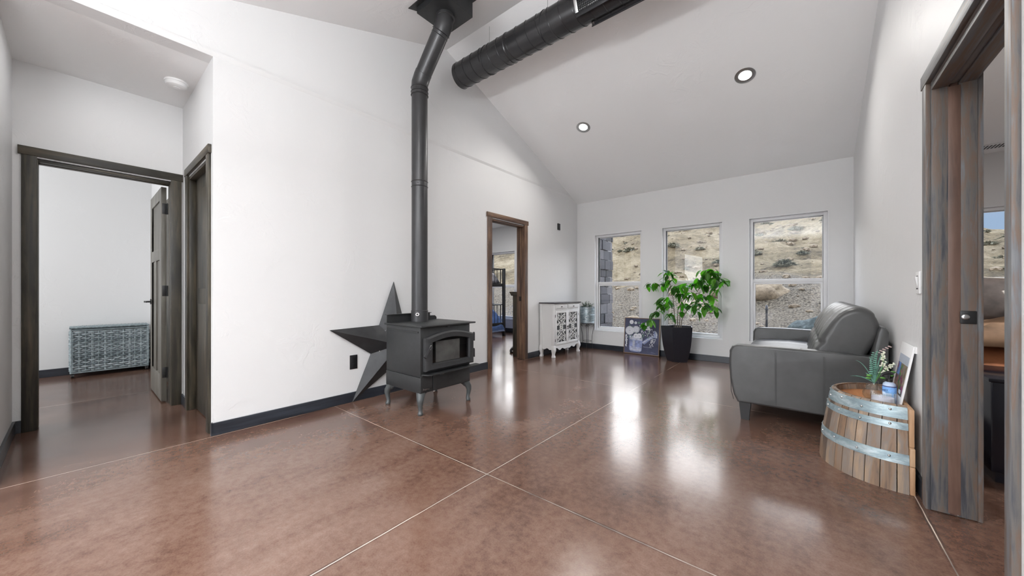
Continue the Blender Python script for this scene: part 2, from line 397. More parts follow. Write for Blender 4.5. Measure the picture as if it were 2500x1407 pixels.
w.prism([(-3.6, 2.75), (YF+.15, 2.75), (YF+.15, zfar(YF)+.05), (RY, RZ+.05), (YN, 2.80), (-3.6, 2.80)], 'X', XR, XR+.14)
struct('wall_right', w, None, 'white plaster wall behind the sofa')
WIN = [(-2.983, -2.118), (-1.792, -.930), (-.604, .243)]
ZW = (.335, 2.090)
w = wallX(YF, YF+.15, XL-.125, XR+.05, 0, 2.80, [(a, b, *ZW) for a, b in WIN]); struct('wall_far', w, None, 'white wall with three tall windows')
w = wallX(-3.72, -3.6, XL-.125, XR+.14, 0, 2.87, [(-3.1, .2, .25, 2.45)]); struct('wall_back', w, None, 'white wall behind the viewpoint with wide glazing')
# entry alcove
w = wallX(-.42, -.30, -4.64, XL-.125+.125, 0, PL); struct('wall_entry_left', w, None, 'white left wall of the entry alcove')
XB = -4.52; D1 = (-.185, .549)
w = wallY(XB-.12, XB, -.42, .76, 0, PL, [(D1[0]-.02, D1[1]+.02, 0, 2.07)]); struct('wall_entry_back', w, None, 'white back wall of the entry alcove around its doorway')
D3 = (-4.215, -3.485)
w = wallX(.634, .754, XB, XL-.125+.001, 0, PL, [(D3[0]-.02, D3[1]+.02, 0, 2.07)]); struct('wall_entry_right', w, None, 'white right return wall of the entry alcove')
# room beyond
w = MB(); w.use('wall'); w.box((-7.33, -2.6, 0), (-7.19, .84, 2.8)); w.box((-7.33, .68, 0), (-4.64, .80, 2.8)); w.box((-7.33, -2.72, 0), (-4.52, -2.6, 2.8)); w.box((-4.64, -2.6, 0), (-4.52, -.42, 2.8))
struct('wall_study', w, None, 'white walls of the room with the wicker cart')
# closet shell
w = MB(); w.use('wall'); w.box((-4.64, 2.0, 0), (-3.47, 2.1, 2.8)); w.box((-4.76, .754, 0), (-4.64, 2.1, 2.8)); w.box((-4.7, .7, 2.70), (-3.4, 2.1, 2.8)); struct('wall_closet', w, None, 'closet walls behind the sliding door')
# middle bedroom
w = wallX(7.05, 7.2, -7.35, XL+.175, 0, 2.86, [(-6.55, -5.68, .335, 2.09)])
w.box((-7.35, 2.9, 0), (-7.2, 7.2, 2.86)); w.box((-7.35, 2.9, 0), (-3.47, 3.02, 2.86)); w.box((-3.47, 6.205, 0), (-3.30, 7.05, 2.86))
struct('wall_bedroom', w, None, 'white bedroom walls behind the middle doorway')
# guest room
w = wallX(7.05, 7.2, XR+.05, 4.2, 0, 2.86, [(1.36, 2.24, .335, 2.09)])
w.box((4.1, .9, 0), (4.2, 7.2, 2.86)); w.box((XR+.14, .9, 0), (4.2, 1.0, 2.86)); w.box((XR, YF+.15, 0), (XR+.14, 7.05, 2.86))
struct('wall_guest_room', w, None, 'grey lit walls of the room behind the right doorway')

# ------------------------------------------------------------ windows
def window(i, xa, xb, y0, za, zb, label, depth=.15):
    root = sgroup('window_%d' % i, label, ((xa+xb)/2, y0, za))
    r = MB(); r.use('white')   # painted return and sill board
    t = .006
    for a, b in (((xa-.002, y0-.004, za), (xa+t, y0+.06, zb)), ((xb-t, y0-.004, za), (xb+.002, y0+.06, zb)), ((xa-.002, y0-.004, zb-t), (xb+.002, y0+.06, zb+.002)), ((xa-.002, y0-.006, za-.002), (xb+.002, y0+.06, za+.010))): r.box(a, b)
    part('window_return', r, None, root)
    fr = MB(); fr.use('white'); ya, yb = y0+.055, y0+.125; w_ = .040
    def rect(mb, x0, x1, z0, z1, t, a, b, bev=.003):
        mb.box((x0, a, z0), (x0+t, b, z1), bev); mb.box((x1-t, a, z0), (x1, b, z1), bev)
        mb.box((x0+t, a, z0), (x1-t, b, z0+t), bev); mb.box((x0+t, a, z1-t), (x1-t, b, z1), bev)
    rect(fr, xa+t, xb-t, za+.01, zb-t, w_, ya, yb)
    rect(fr, xa+t+w_, xb-t-w_, 1.21, zb-t-w_, .012, ya+.045, yb-.01)
    part('window_frame', fr, None, root)
    mr = MB(); mr.use('white'); mr.box((xa+w_, ya+.008, 1.178), (xb-w_, yb-.012, 1.228), .004); part('meeting_rail', mr, None, root)
    sa = MB(); sa.use('white'); rect(sa, xa+t+w_-.003, xb-t-w_+.003, za+.01+w_-.003, 1.185, .030, ya+.012, yb-.03)
    part('lower_sash', sa, None, root)
    for nm, z0, z1, yy in (('upper_pane', 1.22, zb-t-w_, yb-.025), ('lower_pane', za+.05+.02, 1.18, ya+.03)):
        g = MB(); g.use('glass'); g.box((xa+w_+.002, yy, z0), (xb-w_-.002, yy+.004, z1)); part(nm, g, None, root)
window(1, *WIN[0], YF, *ZW, 'leftmost white single-hung window, by the galvanized bucket, stone outside')
window(2, *WIN[1], YF, *ZW, 'middle white single-hung window behind the leafy plant')
window(3, *WIN[2], YF, *ZW, 'white single-hung window nearest the sofa')
window(4, -6.55, -5.68, 7.05, *ZW, 'window seen through the middle doorway behind the bunk bed')
window(5, 1.36, 2.24, 7.05, *ZW, 'window with a strip of blue sky seen through the right doorway')

# ------------------------------------------------------------ baseboards
def bb(name, label, boxes, m='base'):
    b = MB(); b.use(m)
    for a, c_ in boxes: b.box(a, c_, .002)
    return struct(name, b, None, label)
bb('baseboard_left', 'black baseboard along the long left wall', [((XL, .622, 0), (XL+.015, D2[0]-.088, .092)), ((XL, D2[1]+.088, 0), (XL+.015, YF, .092)), ((XL-.018, .620, 0), (XL+.015, .634, .092))])
bb('baseboard_far', 'blue-black baseboard under the three windows', [((XL, YF-.014, 0), (XR, YF, .092))], 'baseX')
bb('baseboard_right', 'black baseboard along the right wall', [((XR-.015, 2.69, 0), (XR, YF, .092)), ((XR-.015, -3.6, 0), (XR, 1.66, .092))])
bb('baseboard_entry', 'black baseboard of the entry alcove', [((XB, -.30, 0), (XL, -.285, .092)), ((XB, .620, 0), (D3[0]-.085, .634, .092)), ((XB, -.287, 0), (XB+.014, D1[0]-.075, .092)), ((XB, D1[1]+.075, 0), (XB+.014, .632, .092))], 'baseX')
bb('baseboard_study', 'black baseboard in the room with the wicker cart', [((-7.19, -2.6, 0), (-7.175, .68, .095)), ((-7.19, .665, 0), (-6.2, .68, .095))])
bb('baseboard_bedroom', 'black baseboard in the bedroom behind the middle doorway', [((-7.2, 7.035, 0), (-3.47, 7.05, .11)), ((-3.484, 5.3, 0), (-3.47, 7.05, .11))], 'baseX')
bb('baseboard_guest_room', 'black baseboard in the room behind the right doorway', [((XR+.14, 7.035, 0), (4.1, 7.05, .11))], 'baseX')

# ------------------------------------------------------------ door casings (trim_n)
def casing(i, axis, face, sgn, a, b, k, label, leg=.078, head=.062, over=.018, depth=.12, z=2.083, legb=None, extra=None):
    """axis 'Y': opening runs along Y in a wall whose visible face is X=face looking sgn*X"""
    root = sgroup('trim_%d' % i, label)
    def bx(mb, n0, n1, t0, t1, z0, z1, bev=.002):
        if axis == 'Y': mb.box((min(n0, n1), t0, z0), (max(n0, n1), t1, z1), bev)
        else: mb.box((t0, min(n0, n1), z0), (t1, max(n0, n1), z1), bev)
    th = .018*sgn; along = {'Y': 'Y', 'X': 'X'}[axis]
    legs = (leg, legb or leg)
    for (t0, t1) in ((a-legs[0], a-.004), (b+.004, b+legs[1])):
        for s_, n0 in ((1, face), (-1, face-sgn*depth)):
            m = MB(); m.use(k+'Z'); bx(m, n0, n0+th*s_, t0, t1, 0, z-.002); part('side_casing', m, None, root)
    for s_, n0 in ((1, face), (-1, face-sgn*depth)):
        m = MB(); m.use(k+along); bx(m, n0, n0+th*s_*1.15, a-legs[0]-over, b+legs[1]+over, z-.002, z+head); part('head_casing', m, None, root)
    # jamb lining: split boards each side and above
    for (t0, t1) in ((a-.019, a), (b, b+.019)):
        m = MB(); m.use(k+'Z')
        for q0, q1, mm in ((0, .047, k+'Z'), (.050, .070, 'redZ' if k == 'gray' else k+'Z'), (.073, .12, k+'Z')):
            m.use(mm); dd = .003 if q0 == .05 else 0
            s0, s1 = (t0, t1-dd) if t0 < a else (t0+dd, t1)
            bx(m, face-sgn*q0*depth/.12, face-sgn*q1*depth/.12, s0, s1, .004, z-.018, .0015)
        part('jamb', m, None, root)
    m = MB(); m.use(k+along)
    for q0, q1, dz in ((0, .047, 0), (.073, .12, 0), (.047, .073, .008)): bx(m, face-sgn*q0*depth/.12, face-sgn*q1*depth/.12, a, b, z-.038+dz, z-.018, .0015)
    part('head_jamb', m, None, root)
    return root
casing(1, 'Y', XB, 1, D1[0], D1[1], 0 or 'dark', 'dark stained casing around the doorway to the room with the wicker cart', leg=.075, over=.016)
casing(2, 'X', .634, -1, D3[0], D3[1], 'dark', 'dark stained casing of the narrow doorway on the alcove right wall', leg=.078, over=.014)
casing(3, 'Y', XL, 1, D2[0], D2[1], 'mid', 'brown stained casing around the middle doorway', leg=.086, over=.016)
casing(4, 'Y', XR, -1, 1.735, 2.605, 'gray', 'weathered grey and brown casing of the right doorway', leg=.05, legb=.068, depth=.14, over=.018, z=2.062)

# right doorway pocket door edge with its pull
d = sgroup('door_1', 'weathered sliding door tucked into the right doorway jamb')
m = MB(); m.use('redZ'); m.box((.527, 2.604, .01), (.566, 2.625, 2.02), .002); part('door_edge', m, None, d)
# face of the pocket: boards toward the bedroom, with the black edge pull
m = MB(); m.use('black'); m.box((.562, 2.598, .905), (.612, 2.606, .965), .006); pl = part('edge_pull', m, None, d, 'black edge pull with pale latch')
m = MB(); m.use('nickel'); m.ball((.578, 2.598, .937), .013, (1, .35, 1)); part('latch', m, None, pl)
# alcove sliding door, closed
d = sgroup('door_2', 'dark stained sliding door closing the narrow alcove doorway')
m = MB(); m.use('darkZ'); m.box((D3[0]-.01, .680, .008), (D3[1]+.01, .712, 2.05), .002)
for z0, z1 in ((.12, .95), (1.08, 1.93)): m.box((D3[0]+.12, .676, z0), (D3[1]-.12, .681, z1), .002)
part('door_panel', m, None, d)
m = MB(); m.use('black'); m.box((-3.79, .671, .90), (-3.74, .677, .99), .002); p_ = part('flush_pull', m, None, d)
m = MB(); m.use('brass'); m.box((-3.78, .669, .93), (-3.755, .6715, .965), .001); part('latch', m, None, p_)
# middle doorway sliding door edge
d = sgroup('door_3', 'brown sliding door edge inside the middle doorway jamb')
m = MB(); m.use('midZ'); m.box((XL-.072, D2[1]-.006, .01), (XL-.048, D2[1]+.018, 2.04), .002); part('door_edge', m, None, d)
m = MB(); m.use('bronze'); m.box((XL-.085, D2[1]-.007, .905), (XL-.045, D2[1], .975), .002); part('edge_pull', m, None, d)
# hinged door standing open beyond the alcove
d = sgroup('door_4', 'stained panel door standing open beyond the alcove, edge towards us')
m = MB(); m.use('doorleaf'); lx0, lx1, ly0, ly1 = -5.46, -4.70, .508, .545
st = .11
for a, b in (((lx0, ly0, .012), (lx0+st, ly1, 2.045)), ((lx1-st, ly0, .012), (lx1, ly1, 2.045)), ((lx0+st, ly0, .012), (lx1-st, ly1, .26)), ((lx0+st, ly0, 1.93), (lx1-st, ly1, 2.045)), ((lx0+st, ly0, 1.36), (lx1-st, ly1, 1.47)), ((-5.12, ly0, .26), (-5.04, ly1, 1.36))): m.box(a, b, .002)
m.box((lx0+.1, ly0+.012, .2), (lx1-.1, ly1-.012, 1.95)); part('door_panel', m, None, d)
for z in (.285, 1.06, 1.84):
    m = MB(); m.use('black'); m.box((lx1, ly0+.006, z-.05), (lx1+.003, ly1, z+.05), .001); m.box((lx1, ly1, z-.05), (-4.655, ly1+.003, z+.05)); m.cyl((lx1+.004, ly1+.005, z-.05), (lx1+.004, ly1+.005, z+.05), .007, seg=10); part('hinge', m, None, d)
for s_, yy in ((-1, ly0), (1, ly1)):
    m = MB(); m.use('black'); m.cyl((lx0+.06, yy, .945), (lx0+.06, yy+s_*.008, .945), .028); m.cyl((lx0+.06, yy, .945), (lx0+.06, yy+s_*.055, .945), .009, seg=12); m.box((lx0+.05, yy+s_*.045-.006, .937), (lx0+.17, yy+s_*.045+.006, .953), .004); part('lever_handle', m, None, d)
# closed door on the study side wall
d = sgroup('door_5', 'dark closed door on the side wall behind the open door')
m = MB(); m.use('darkZ'); m.box((-6.15, .655, 0), (-6.07, .68, 2.10), .002); m.box((-5.25, .655, 0), (-5.17, .68, 2.10), .002); m.box((-6.15, .653, 2.03), (-5.17, .68, 2.10), .002); part('door_frame', m, None, d)
m = MB(); m.use('darkZ'); m.box((-6.07, .663, .01), (-5.25, .68, 2.03), .002); part('door_panel', m, None, d)
for z in (.3, 1.05, 1.8):
    m = MB(); m.use('black'); m.cyl((-6.068, .654, z-.05), (-6.068, .654, z+.05), .008, seg=10); part('hinge', m, None, d)

# ============================================================ WOOD STOVE
st = thing('wood_stove', 'black steel wood stove on four curved legs in front of the metal star', 'stove', (-2.76, 2.12, 0))
X0, X1, Y0, Y1 = -3.03, -2.502, 1.838, 2.418
b = MB(); b.use('stove')
b.box((X0, Y0, .185), (X1-.004, Y1, .320), .004)                      # pedestal
b.box((X0+.003, Y0+.003, .322), (X1-.004, Y1-.003, .748), .004)       # firebox shell
b.box((X0+.02, Y0-.004, .700), (X1-.03, Y0+.004, .712))
part('stove_body', b, None, st)
b = MB(); b.use('stove'); b.box((X1-.004, Y0+.13, .190), (X1+.006, Y1-.01, .335), .003); b.box((X1-.004, Y0, .190), (X1+.004, Y0+.125, .335), .003); part('ash_door', b, None, st)
b = MB(); b.use('leg'); b.box((X1+.006, Y0+.19, .318), (X1+.022, Y0+.24, .326), .002); part('air_control', b, None, st)
b = MB(); b.use('stove'); b.box((X0-.01, Y0-.012, .748), (X1+.03, Y1+.045, .762), .003); part('top_plate', b, None, st)
b = MB(); b.use('stove'); b.prism([(Y0-.0, .762), (Y0, .835), (Y1-.085, .835), (Y1-.085, .805), (Y1-.02, .803), (Y1, .785), (Y1, .762)], 'X', X0+.01, X0+.018); b.box((X0-.02, Y0, .833), (X0+.03, Y1-.075, .838)); part('rear_shield', b, None, st)
# arched cast door with window
fx = X1
def arch(y0, y1, z0, zs, zc, n=18):
    """outline: straight sides, arched top"""
    pts = [(y0, z0), (y1, z0), (y1, zs)]
    for i in range(1, n): 
        t = i/n; pts.append((y1+(y0-y1)*t, zs+(zc-zs)*sin(PI*t)))
    pts.append((y0, zs)); return pts
dr = MB(); dr.use('stovecast')
o0 = arch(Y0+.028, Y1+.012, .372, .655, .702); o1 = arch(Y0+.055, Y1-.012, .385, .648, .690); i0 = arch(Y0+.092, Y1-.045, .425, .618, .650); i1 = arch(Y0+.100, Y1-.052, .432, .612, .643)
dr.loft([[(fx, *p) for p in o0], [(fx+.034, *p) for p in o0], [(fx+.048, *p) for p in o1], [(fx+.046, *p) for p in i0], [(fx+.022, *p) for p in i1], [(fx+.002, *p) for p in i1]], cap=False)
door = part('stove_door', dr, None, st)
g = MB(); g.use('stoveglass'); pts = i0; g.loft([[(fx+.020, *p) for p in pts], [(fx+.024, *p) for p in pts]]); part('door_glass', g, None, door)
fb = MB(); fb.use('firebrick'); fb.box((fx-.001, Y0+.16, .430), (fx+.003, Y1-.14, .615)); part('firebrick', fb, None, st)
fb = MB(); fb.use('void'); fb.box((fx-.0045, Y0+.07, .40), (fx-.0005, Y1-.03, .66)); part('firebox_dark', fb, None, st)  # flat black sheet standing in for the dark firebox depth
for z in (.455, .612):
    h = MB(); h.use('stovecast'); h.cyl((fx+.02, Y1+.030, z-.035), (fx+.02, Y1+.030, z+.035), .011, seg=12); h.box((fx+.004, Y1+.0, z-.012), (fx+.024, Y1+.036, z+.012), .003); h.ball((fx+.02, Y1+.03, z+.04), .010); part('hinge', h, None, st)
h = MB(); h.use('blackmetal'); h.tube([(fx+.05, Y0+.075, .600), (fx+.075, Y0+.055, .585), (fx+.085, Y0+.005, .53), (fx+.09, Y0-.02, .505)], [.007, .009, .013, .014], 12)
h.use('chrome'); h.tube([(fx+.062, Y0+.062, .592), (fx+.080, Y0+.035, .562)], .0105, 12); part('door_handle', h, None, st)
sh = MB(); sh.use('stove'); sh.prism([(X1, Y0+.01), (X1+.055, Y0+.03), (X1+.075, Y0+.06), (X1+.075, Y1+.05), (X1+.055, Y1+.075), (X1, Y1+.075)], 'Z', .342, .350); sh.box((X1-.01, Y0+.01, .336), (X1+.02, Y1, .345)); part('ash_lip', sh, None, st)
kn = MB(); kn.use('leg'); kn.ball((X1+.006, 2.14, .737), .009, (1, 1.6, .6)); part('top_latch', kn, None, st)
def cabriole(cx, cy, dx, dy):
    l = MB(); l.use('leg'); pr = [(.190, .00, .040), (.170, .005, .038), (.145, .022, .033), (.110, .030, .025), (.075, .026, .020), (.045, .020, .017), (.028, .020, .019), (.018, .024, .023), (.004, .024, .021), (0, .024, .018)]
    rings = []
    for z, off, r in pr:
        rings.append([(cx+dx*off+r*cos(2*PI*k/12), cy+dy*off+r*sin(2*PI*k/12), z) for k in range(12)])
    l.loft(rings)
    # flared knee wings
    for (wx, wy) in ((-dx, 0), (0, -dy)):
        l.tube([(cx+wx*.0, cy+wy*.0, .155), (cx+wx*.045, cy+wy*.045, .176), (cx+wx*.085, cy+wy*.085, .183)], [.022, .014, .004], 10)
    return l
for cx, cy, dx, dy in ((X1-.035, Y0+.03, 1, -1), (X1-.035, Y1-.03, 1, 1), (X0+.035, Y0+.03, -1, -1), (X0+.035, Y1-.03, -1, 1)):
    part('leg', cabriole(cx, cy, dx*.8, dy*.8), None, st)
text('badge', 'Regency', .020, 'nickel', st, (X1+.0045, Y0+.024, .212), R(90), 'small silver maker badge')
b = MB(); b.use('nickel'); b.cyl((X1-.07, Y0+.20, .165), (X1-.07, Y0+.20, .186), .008, seg=10); b.ball((X1-.07, Y0+.20, .163), .011); part('drain_knob', b, None, st)

# ============================================================ STOVE PIPE
PX, PY, PR = -2.912, 2.130, .0765
pp = thing('stove_pipe', 'black stove pipe rising from the stove and bending to the ceiling box', 'pipe', (PX, PY, .762))
m = MB(); m.use('pipe'); m.cyl((PX, PY, .762), (PX, PY, .868), PR+.004, seg=40); part('flue_collar', m, None, pp)
m = MB(); m.use('pipe'); m.cyl((PX, PY, .866), (PX, PY, 2.97), PR, seg=40)
for z in (.868, 2.075, 2.125): m.lathe([(PR, -.004), (PR+.0045, 0), (PR, .004)], (PX, PY, z), 40)
m.use('blackmetal'); m.cyl((PX+.052, PY-.058, 2.10), (PX+.056, PY-.062, 2.10), .004, seg=8)
part('lower_pipe', m, None, pp)
EB = Vector((PX, PY, 3.10)); EH = Vector((-2.585, 2.165, 3.535)); TOP = Vector((-2.570, 2.170, 3.66))
m = MB(); m.use('pipe'); d_ = (EH-EB).normalized()
m.tube([(PX, PY, 2.965), (PX, PY, 3.045), Vector((PX, PY, 3.085))+d_*.005, EB+d_*.06, EB+d_*.10], PR+.003, 40)
for z in (2.97, 3.0, 3.04): m.lathe([(PR+.002, -.005), (PR+.008, 0), (PR+.002, .005)], (PX, PY, z), 40)
part('lower_elbow', m, None, pp)
m = MB(); m.use('pipe'); m.tube([EB+d_*.08, EH-d_*.03], PR, 40)
for q in (.09, (EH-EB).length-.10):
    cpt = EB+d_*q; m.tube([cpt-d_*.004, cpt, cpt+d_*.004], [PR, PR+.0045, PR], 40)
part('slanted_pipe', m, None, pp)
m = MB(); m.use('pipe'); m.tube([EH-d_*.07, EH-d_*.01, EH+Vector((0, 0, .03)), TOP], PR+.004, 40)
for q in ((EH-d_*.07, d_),): m.tube([q[0]-q[1]*.004, q[0], q[0]+q[1]*.004], [PR+.003, PR+.010, PR+.003], 40)
m.lathe([(PR+.003, -.005), (PR+.009, 0), (PR+.003, .005)], (TOP.x, TOP.y, 3.585), 40)
part('upper_elbow', m, None, pp)
m = MB(); m.use('chrome'); kd = Vector((.62, -.60, .45)).normalized(); k0 = Vector((PX+.045, PY-.055, .825)); 
m.cyl(k0+kd*.012, k0+kd*.022, .017, seg=20); m.use('black'); m.cyl(k0-kd*.02, k0+kd*.012, .013, seg=16); m.cyl(k0+kd*.022, k0+kd*.0235, .010, seg=16)
part('damper_knob', m, None, pp)
# ceiling support box
bx = thing('ceiling_support_box', 'black square support box where the pipe meets the ceiling', 'flue box', (-2.575, 2.17, 3.6))
m = MB(); m.use('stove'); BX0, BX1, BY0, BY1, BZ = -2.755, -2.395, 1.985, 2.345, 3.615
m.loft([[(BX0, BY0, BZ), (BX1, BY0, BZ), (BX1, BY1, BZ), (BX0, BY1, BZ)], [(BX0, BY0, znear(BY0)+.0), (BX1, BY0, znear(BY0)), (BX1, BY1, znear(BY1)), (BX0, BY1, znear(BY1))]])
part('box_shell', m, None, bx)
m = MB(); m.use('stove'); e_ = .055
for t0, t1 in ((.001, .006),):
    m.loft([[(BX0-e_, BY0-e_, znear(BY0-e_)-t1), (BX1+e_, BY0-e_, znear(BY0-e_)-t1), (BX1+e_, BY1+e_, znear(BY1+e_)-t1), (BX0-e_, BY1+e_, znear(BY1+e_)-t1)],
            [(BX0-e_, BY0-e_, znear(BY0-e_)-t0), (BX1+e_, BY0-e_, znear(BY0-e_)-t0), (BX1+e_, BY1+e_, znear(BY1+e_)-t0), (BX0-e_, BY1+e_, znear(BY1+e_)-t0)]])
part('ceiling_flange', m, None, bx)

# ============================================================ SPIRAL DUCT
DR, DY, DZ, DX0, DX1 = .140, 2.861, 3.586, -3.117, .474
du = thing('spiral_duct', 'black spiral ventilation duct hung under the ridge', 'duct', (-1.3, DY, DZ))
m = MB(); m.use('duct'); m.cyl((DX0, DY, DZ), (DX1, DY, DZ), DR, seg=56)
m.tube([(DX0-.004, DY, DZ), (DX0, DY, DZ), (DX0+.004, DY, DZ)], [DR, DR+.003, DR], 56)
pitch = .125; path = []; n_ = 0
x = DX0+.02
while x < DX1-.02:
    path.append((x, DY+(DR+.0005)*cos(2*PI*(x-DX0)/pitch+1), DZ+(DR+.0005)*sin(2*PI*(x-DX0)/pitch+1))); x += pitch/40
m.tube(path, .0040, 6)
m.tube([(-2.36, DY, DZ), (-2.352, DY, DZ), (-2.344, DY, DZ)], [DR+.001, DR+.006, DR+.001], 56)
part('duct_tube', m, None, du)
def duct_frame(ang):  # local axes at angle around the duct: radial, tangent
    r_ = Vector((0, cos(ang), sin(ang))); t_ = Vector((0, -sin(ang), cos(ang))); return r_, t_
def register(ang, xa, xb, w, name):
    r_, t_ = duct_frame(ang); C_ = Vector((0, DY, DZ))
    T = Matrix(((1, 0, 0, 0), (0, t_.y, r_.y, DY), (0, t_.z, r_.z, DZ), (0, 0, 0, 1)))  # local x, tangent, radial
    h = DR+.012; q = MB(); q.use('blackmetal')
    q.box((xa, -w, DR*.75), (xb, -w+.018, h), .002, T); q.box((xa, w-.018, DR*.75), (xb, w, h), .002, T)
    q.use('nickel'); q.box((xa, -w, DR*.75), (xa+.028, w, h+.002), .002, T); q.box((xb-.028, -w, DR*.75), (xb, w, h+.002), .002, T)
    q.use('blackmetal'); q.box((xa, -w-.014, h-.004), (xb, -w+.020, h+.006), .002, T); q.box((xa, w-.020, h-.004), (xb, w+.014, h+.006), .002, T)
    fr_ = part(name, q, None, du)
    q = MB(); q.use('black')
    k = xa+.03
    while k < xb-.03: q.box((k, -w+.018, h-.014), (k+.003, w-.018, h-.002), 0, T); k += .0165
    k = -w+.02
    while k < w-.02: q.box((xa+.028, k, h-.012), (xb-.028, k+.003, h-.003), 0, T); k += .0165
    q.use('nickel'); q.box((xa+.02, -w+.01, h-.022), (xb-.02, w-.01, h-.018), 0, T)
    part('register_grille', q, None, fr_)
register(R(203), -1.535, -.70, .082, 'supply_register')
register(R(318), -1.47, -.62, .060, 'supply_register')
for hx in (-2.66, -1.9, -.4):
    m = MB(); m.use('blackmetal'); ring = [(hx+.02*sin(a*PI/12), DY+(DR+.003)*cos(a*PI/12), DZ+(DR+.003)*sin(a*PI/12)) for a in range(24)]
    m.tube(ring, .0028, 6, closed=True); m.tube([(hx, DY, DZ+DR), (hx, DY, DZ+DR+.03)], .006, 8); m.tube([(hx, DY, DZ+DR+.03), (hx, DY, zfar(DY)-.001)], .0014, 6); part('hanging_wire', m, None, du)

# ============================================================ METAL STAR
sr = thing('barn_star', 'large dark sheet metal five-pointed star leaning behind the stove', 'wall decor', (XL+.03, 2.085, 0))
SX, SYc, SZc, SR = XL+.022, 2.088, .512, .645
outer = [(SYc+SR*cos(R(90+72*k)), SZc+SR*sin(R(90+72*k))) for k in range(5)]
inner = [(SYc+SR*.385*cos(R(126+72*k)), SZc+SR*.385*sin(R(126+72*k))) for k in range(5)]
outer[1] = (1.452, .702); outer[2] = (1.665, .004); outer[3] = (2.47, .004); outer[0] = (2.106, 1.157)
for k in range(5):
    m = MB(); m.use('star'); ctr = (SX+.13, SYc, SZc)
    a, tip, c_ = inner[k-1], outer[k], inner[k]
    A = (SX, *a); Tp = (SX, *tip); Cc = (SX, *c_)
    m.poly([A, Tp, ctr]); m.poly([Tp, Cc, ctr]); m.poly([(SX-.002, *a), (SX-.002, SYc, SZc), (SX-.002, *c_), (SX-.002, *tip)])
    # folded back edge
    m.loft([[A, Tp, Cc], [(SX-.006, *a), (SX-.006, *tip), (SX-.006, *c_)]], closed=False, cap=False)
    m.use('nickel')
    for q in (.28,):
        p = Vector((A[0]+.006, A[1], A[2])).lerp(Vector(ctr), q); m.ball(p+Vector((.004, 0, 0)), .006)
    part('star_point', m, None, sr, smooth=10)

# ============================================================ WALL / CEILING FIXTURES
o = thing('wall_outlet', 'black wall outlet low on the wall beside the metal star', 'outlet', (XL, 1.685, .376))
m = MB(); m.use('black'); m.box((XL, 1.648, .310), (XL+.006, 1.722, .444), .002); part('cover_plate', m, None, o)
for z in (.348, .406):
    m = MB(); m.use('blackmetal'); m.box((XL+.005, 1.668, z-.018), (XL+.009, 1.702, z+.018), .003); part('socket', m, None, o)
o = thing('thermostat', 'small black thermostat high on the wall right of the middle doorway', 'thermostat', (XL, 5.375, 2.19))
m = MB(); m.use('black'); m.box((XL, 5.340, 2.135), (XL+.022, 5.412, 2.248), .004); part('housing', m, None, o)
m = MB(); m.use('stovecast'); m.box((XL+.021, 5.352, 2.15), (XL+.0245, 5.400, 2.235), .001); part('display', m, None, o)
o = thing('light_switch', 'white rocker light switch on the right wall by the doorway', 'switch', (XR, 2.83, 1.10))
m = MB(); m.use('plastic_white'); m.box((XR-.008, 2.795, 1.042), (XR, 2.868, 1.160), .003); part('switch_plate', m, None, o)
m = MB(); m.use('plastic_white'); m.prism([(XR-.008, 1.070), (XR-.019, 1.132), (XR-.008, 1.134)], 'Y', 2.815, 2.848); m.use('stovecast'); m.box((XR-.0085, 2.813, 1.066), (XR-.0078, 2.850, 1.138)); part('rocker', m, None, o)
o = thing('smoke_detector', 'round white smoke detector on the alcove ceiling', 'smoke detector', (-3.985, .52, PL))
m = MB(); m.use('plastic_white'); m.lathe([(.0, 0), (.073, 0), (.075, -.006), (.073, -.014), (.068, -.016)], (-3.985, .52, PL), 40); part('mounting_base', m, None, o)
m = MB(); m.use('plastic_white'); m.lathe([(.068, -.014), (.070, -.020), (.064, -.038), (.050, -.046), (.02, -.048), (.0, -.048)], (-3.985, .52, PL), 40); m.lathe([(.022, -.046), (.022, -.051), (0, -.052)], (-3.985, .52, PL), 20); part('cover', m, None, o)
sl = math.atan(sf)
for lx, ly, lab in ((-2.368, 4.456, 'recessed ceiling light over the far left of the room'), (-.478, 4.463, 'larger looking recessed ceiling light nearer the right wall')):
    z = zfar(ly); T = Matrix.Translation((lx, ly, z)) @ Matrix.Rotation(-sl, 4, 'X')
    o = thing('recessed_light', lab, 'ceiling light', (lx, ly, z), group='recessed lights in the sloped ceiling')
    m = MB(); m.use('nickel'); m.lathe([(.094, -.001), (.096, -.006), (.090, -.009), (.060, -.004), (.058, -.001)], (0, 0, 0), 40, T, cap=False); part('trim_ring', m, None, o)
    m = MB(); m.use(M['lens']); m.lathe([(0, -.0025), (.059, -.0025), (.059, -.001), (0, -.001)], (0, 0, 0), 32, T, cap=False); part('lens', m, None, o)
    lamp('recessed_light_glow', 'AREA', T @ Vector((0, 0, -.012)), 15, (-sl, 0, 0), .12, color=(1, .97, .93), spread=R(150))
lamp('recessed_light_glow', 'AREA', (-1.4, .6, znear(.6)-.02), 9, (math.atan(sn), 0, 0), .13, color=(1, .97, .93))
# wall diffuser in guest room ceiling
o = thing('ceiling_register', 'white louvred ceiling register seen through the right doorway', 'vent', (1.69, 6.72, 2.74))
m = MB(); m.use('white'); m.box((1.50, 6.62, 2.732), (1.88, 6.82, 2.739), .002); part('register_frame', m, None, o)
m = MB(); m.use('stovecast')
for k in range(12): m.box((1.525+k*.028, 6.645, 2.7305), (1.538+k*.028, 6.795, 2.7325))
part('louvres', m, None, o)

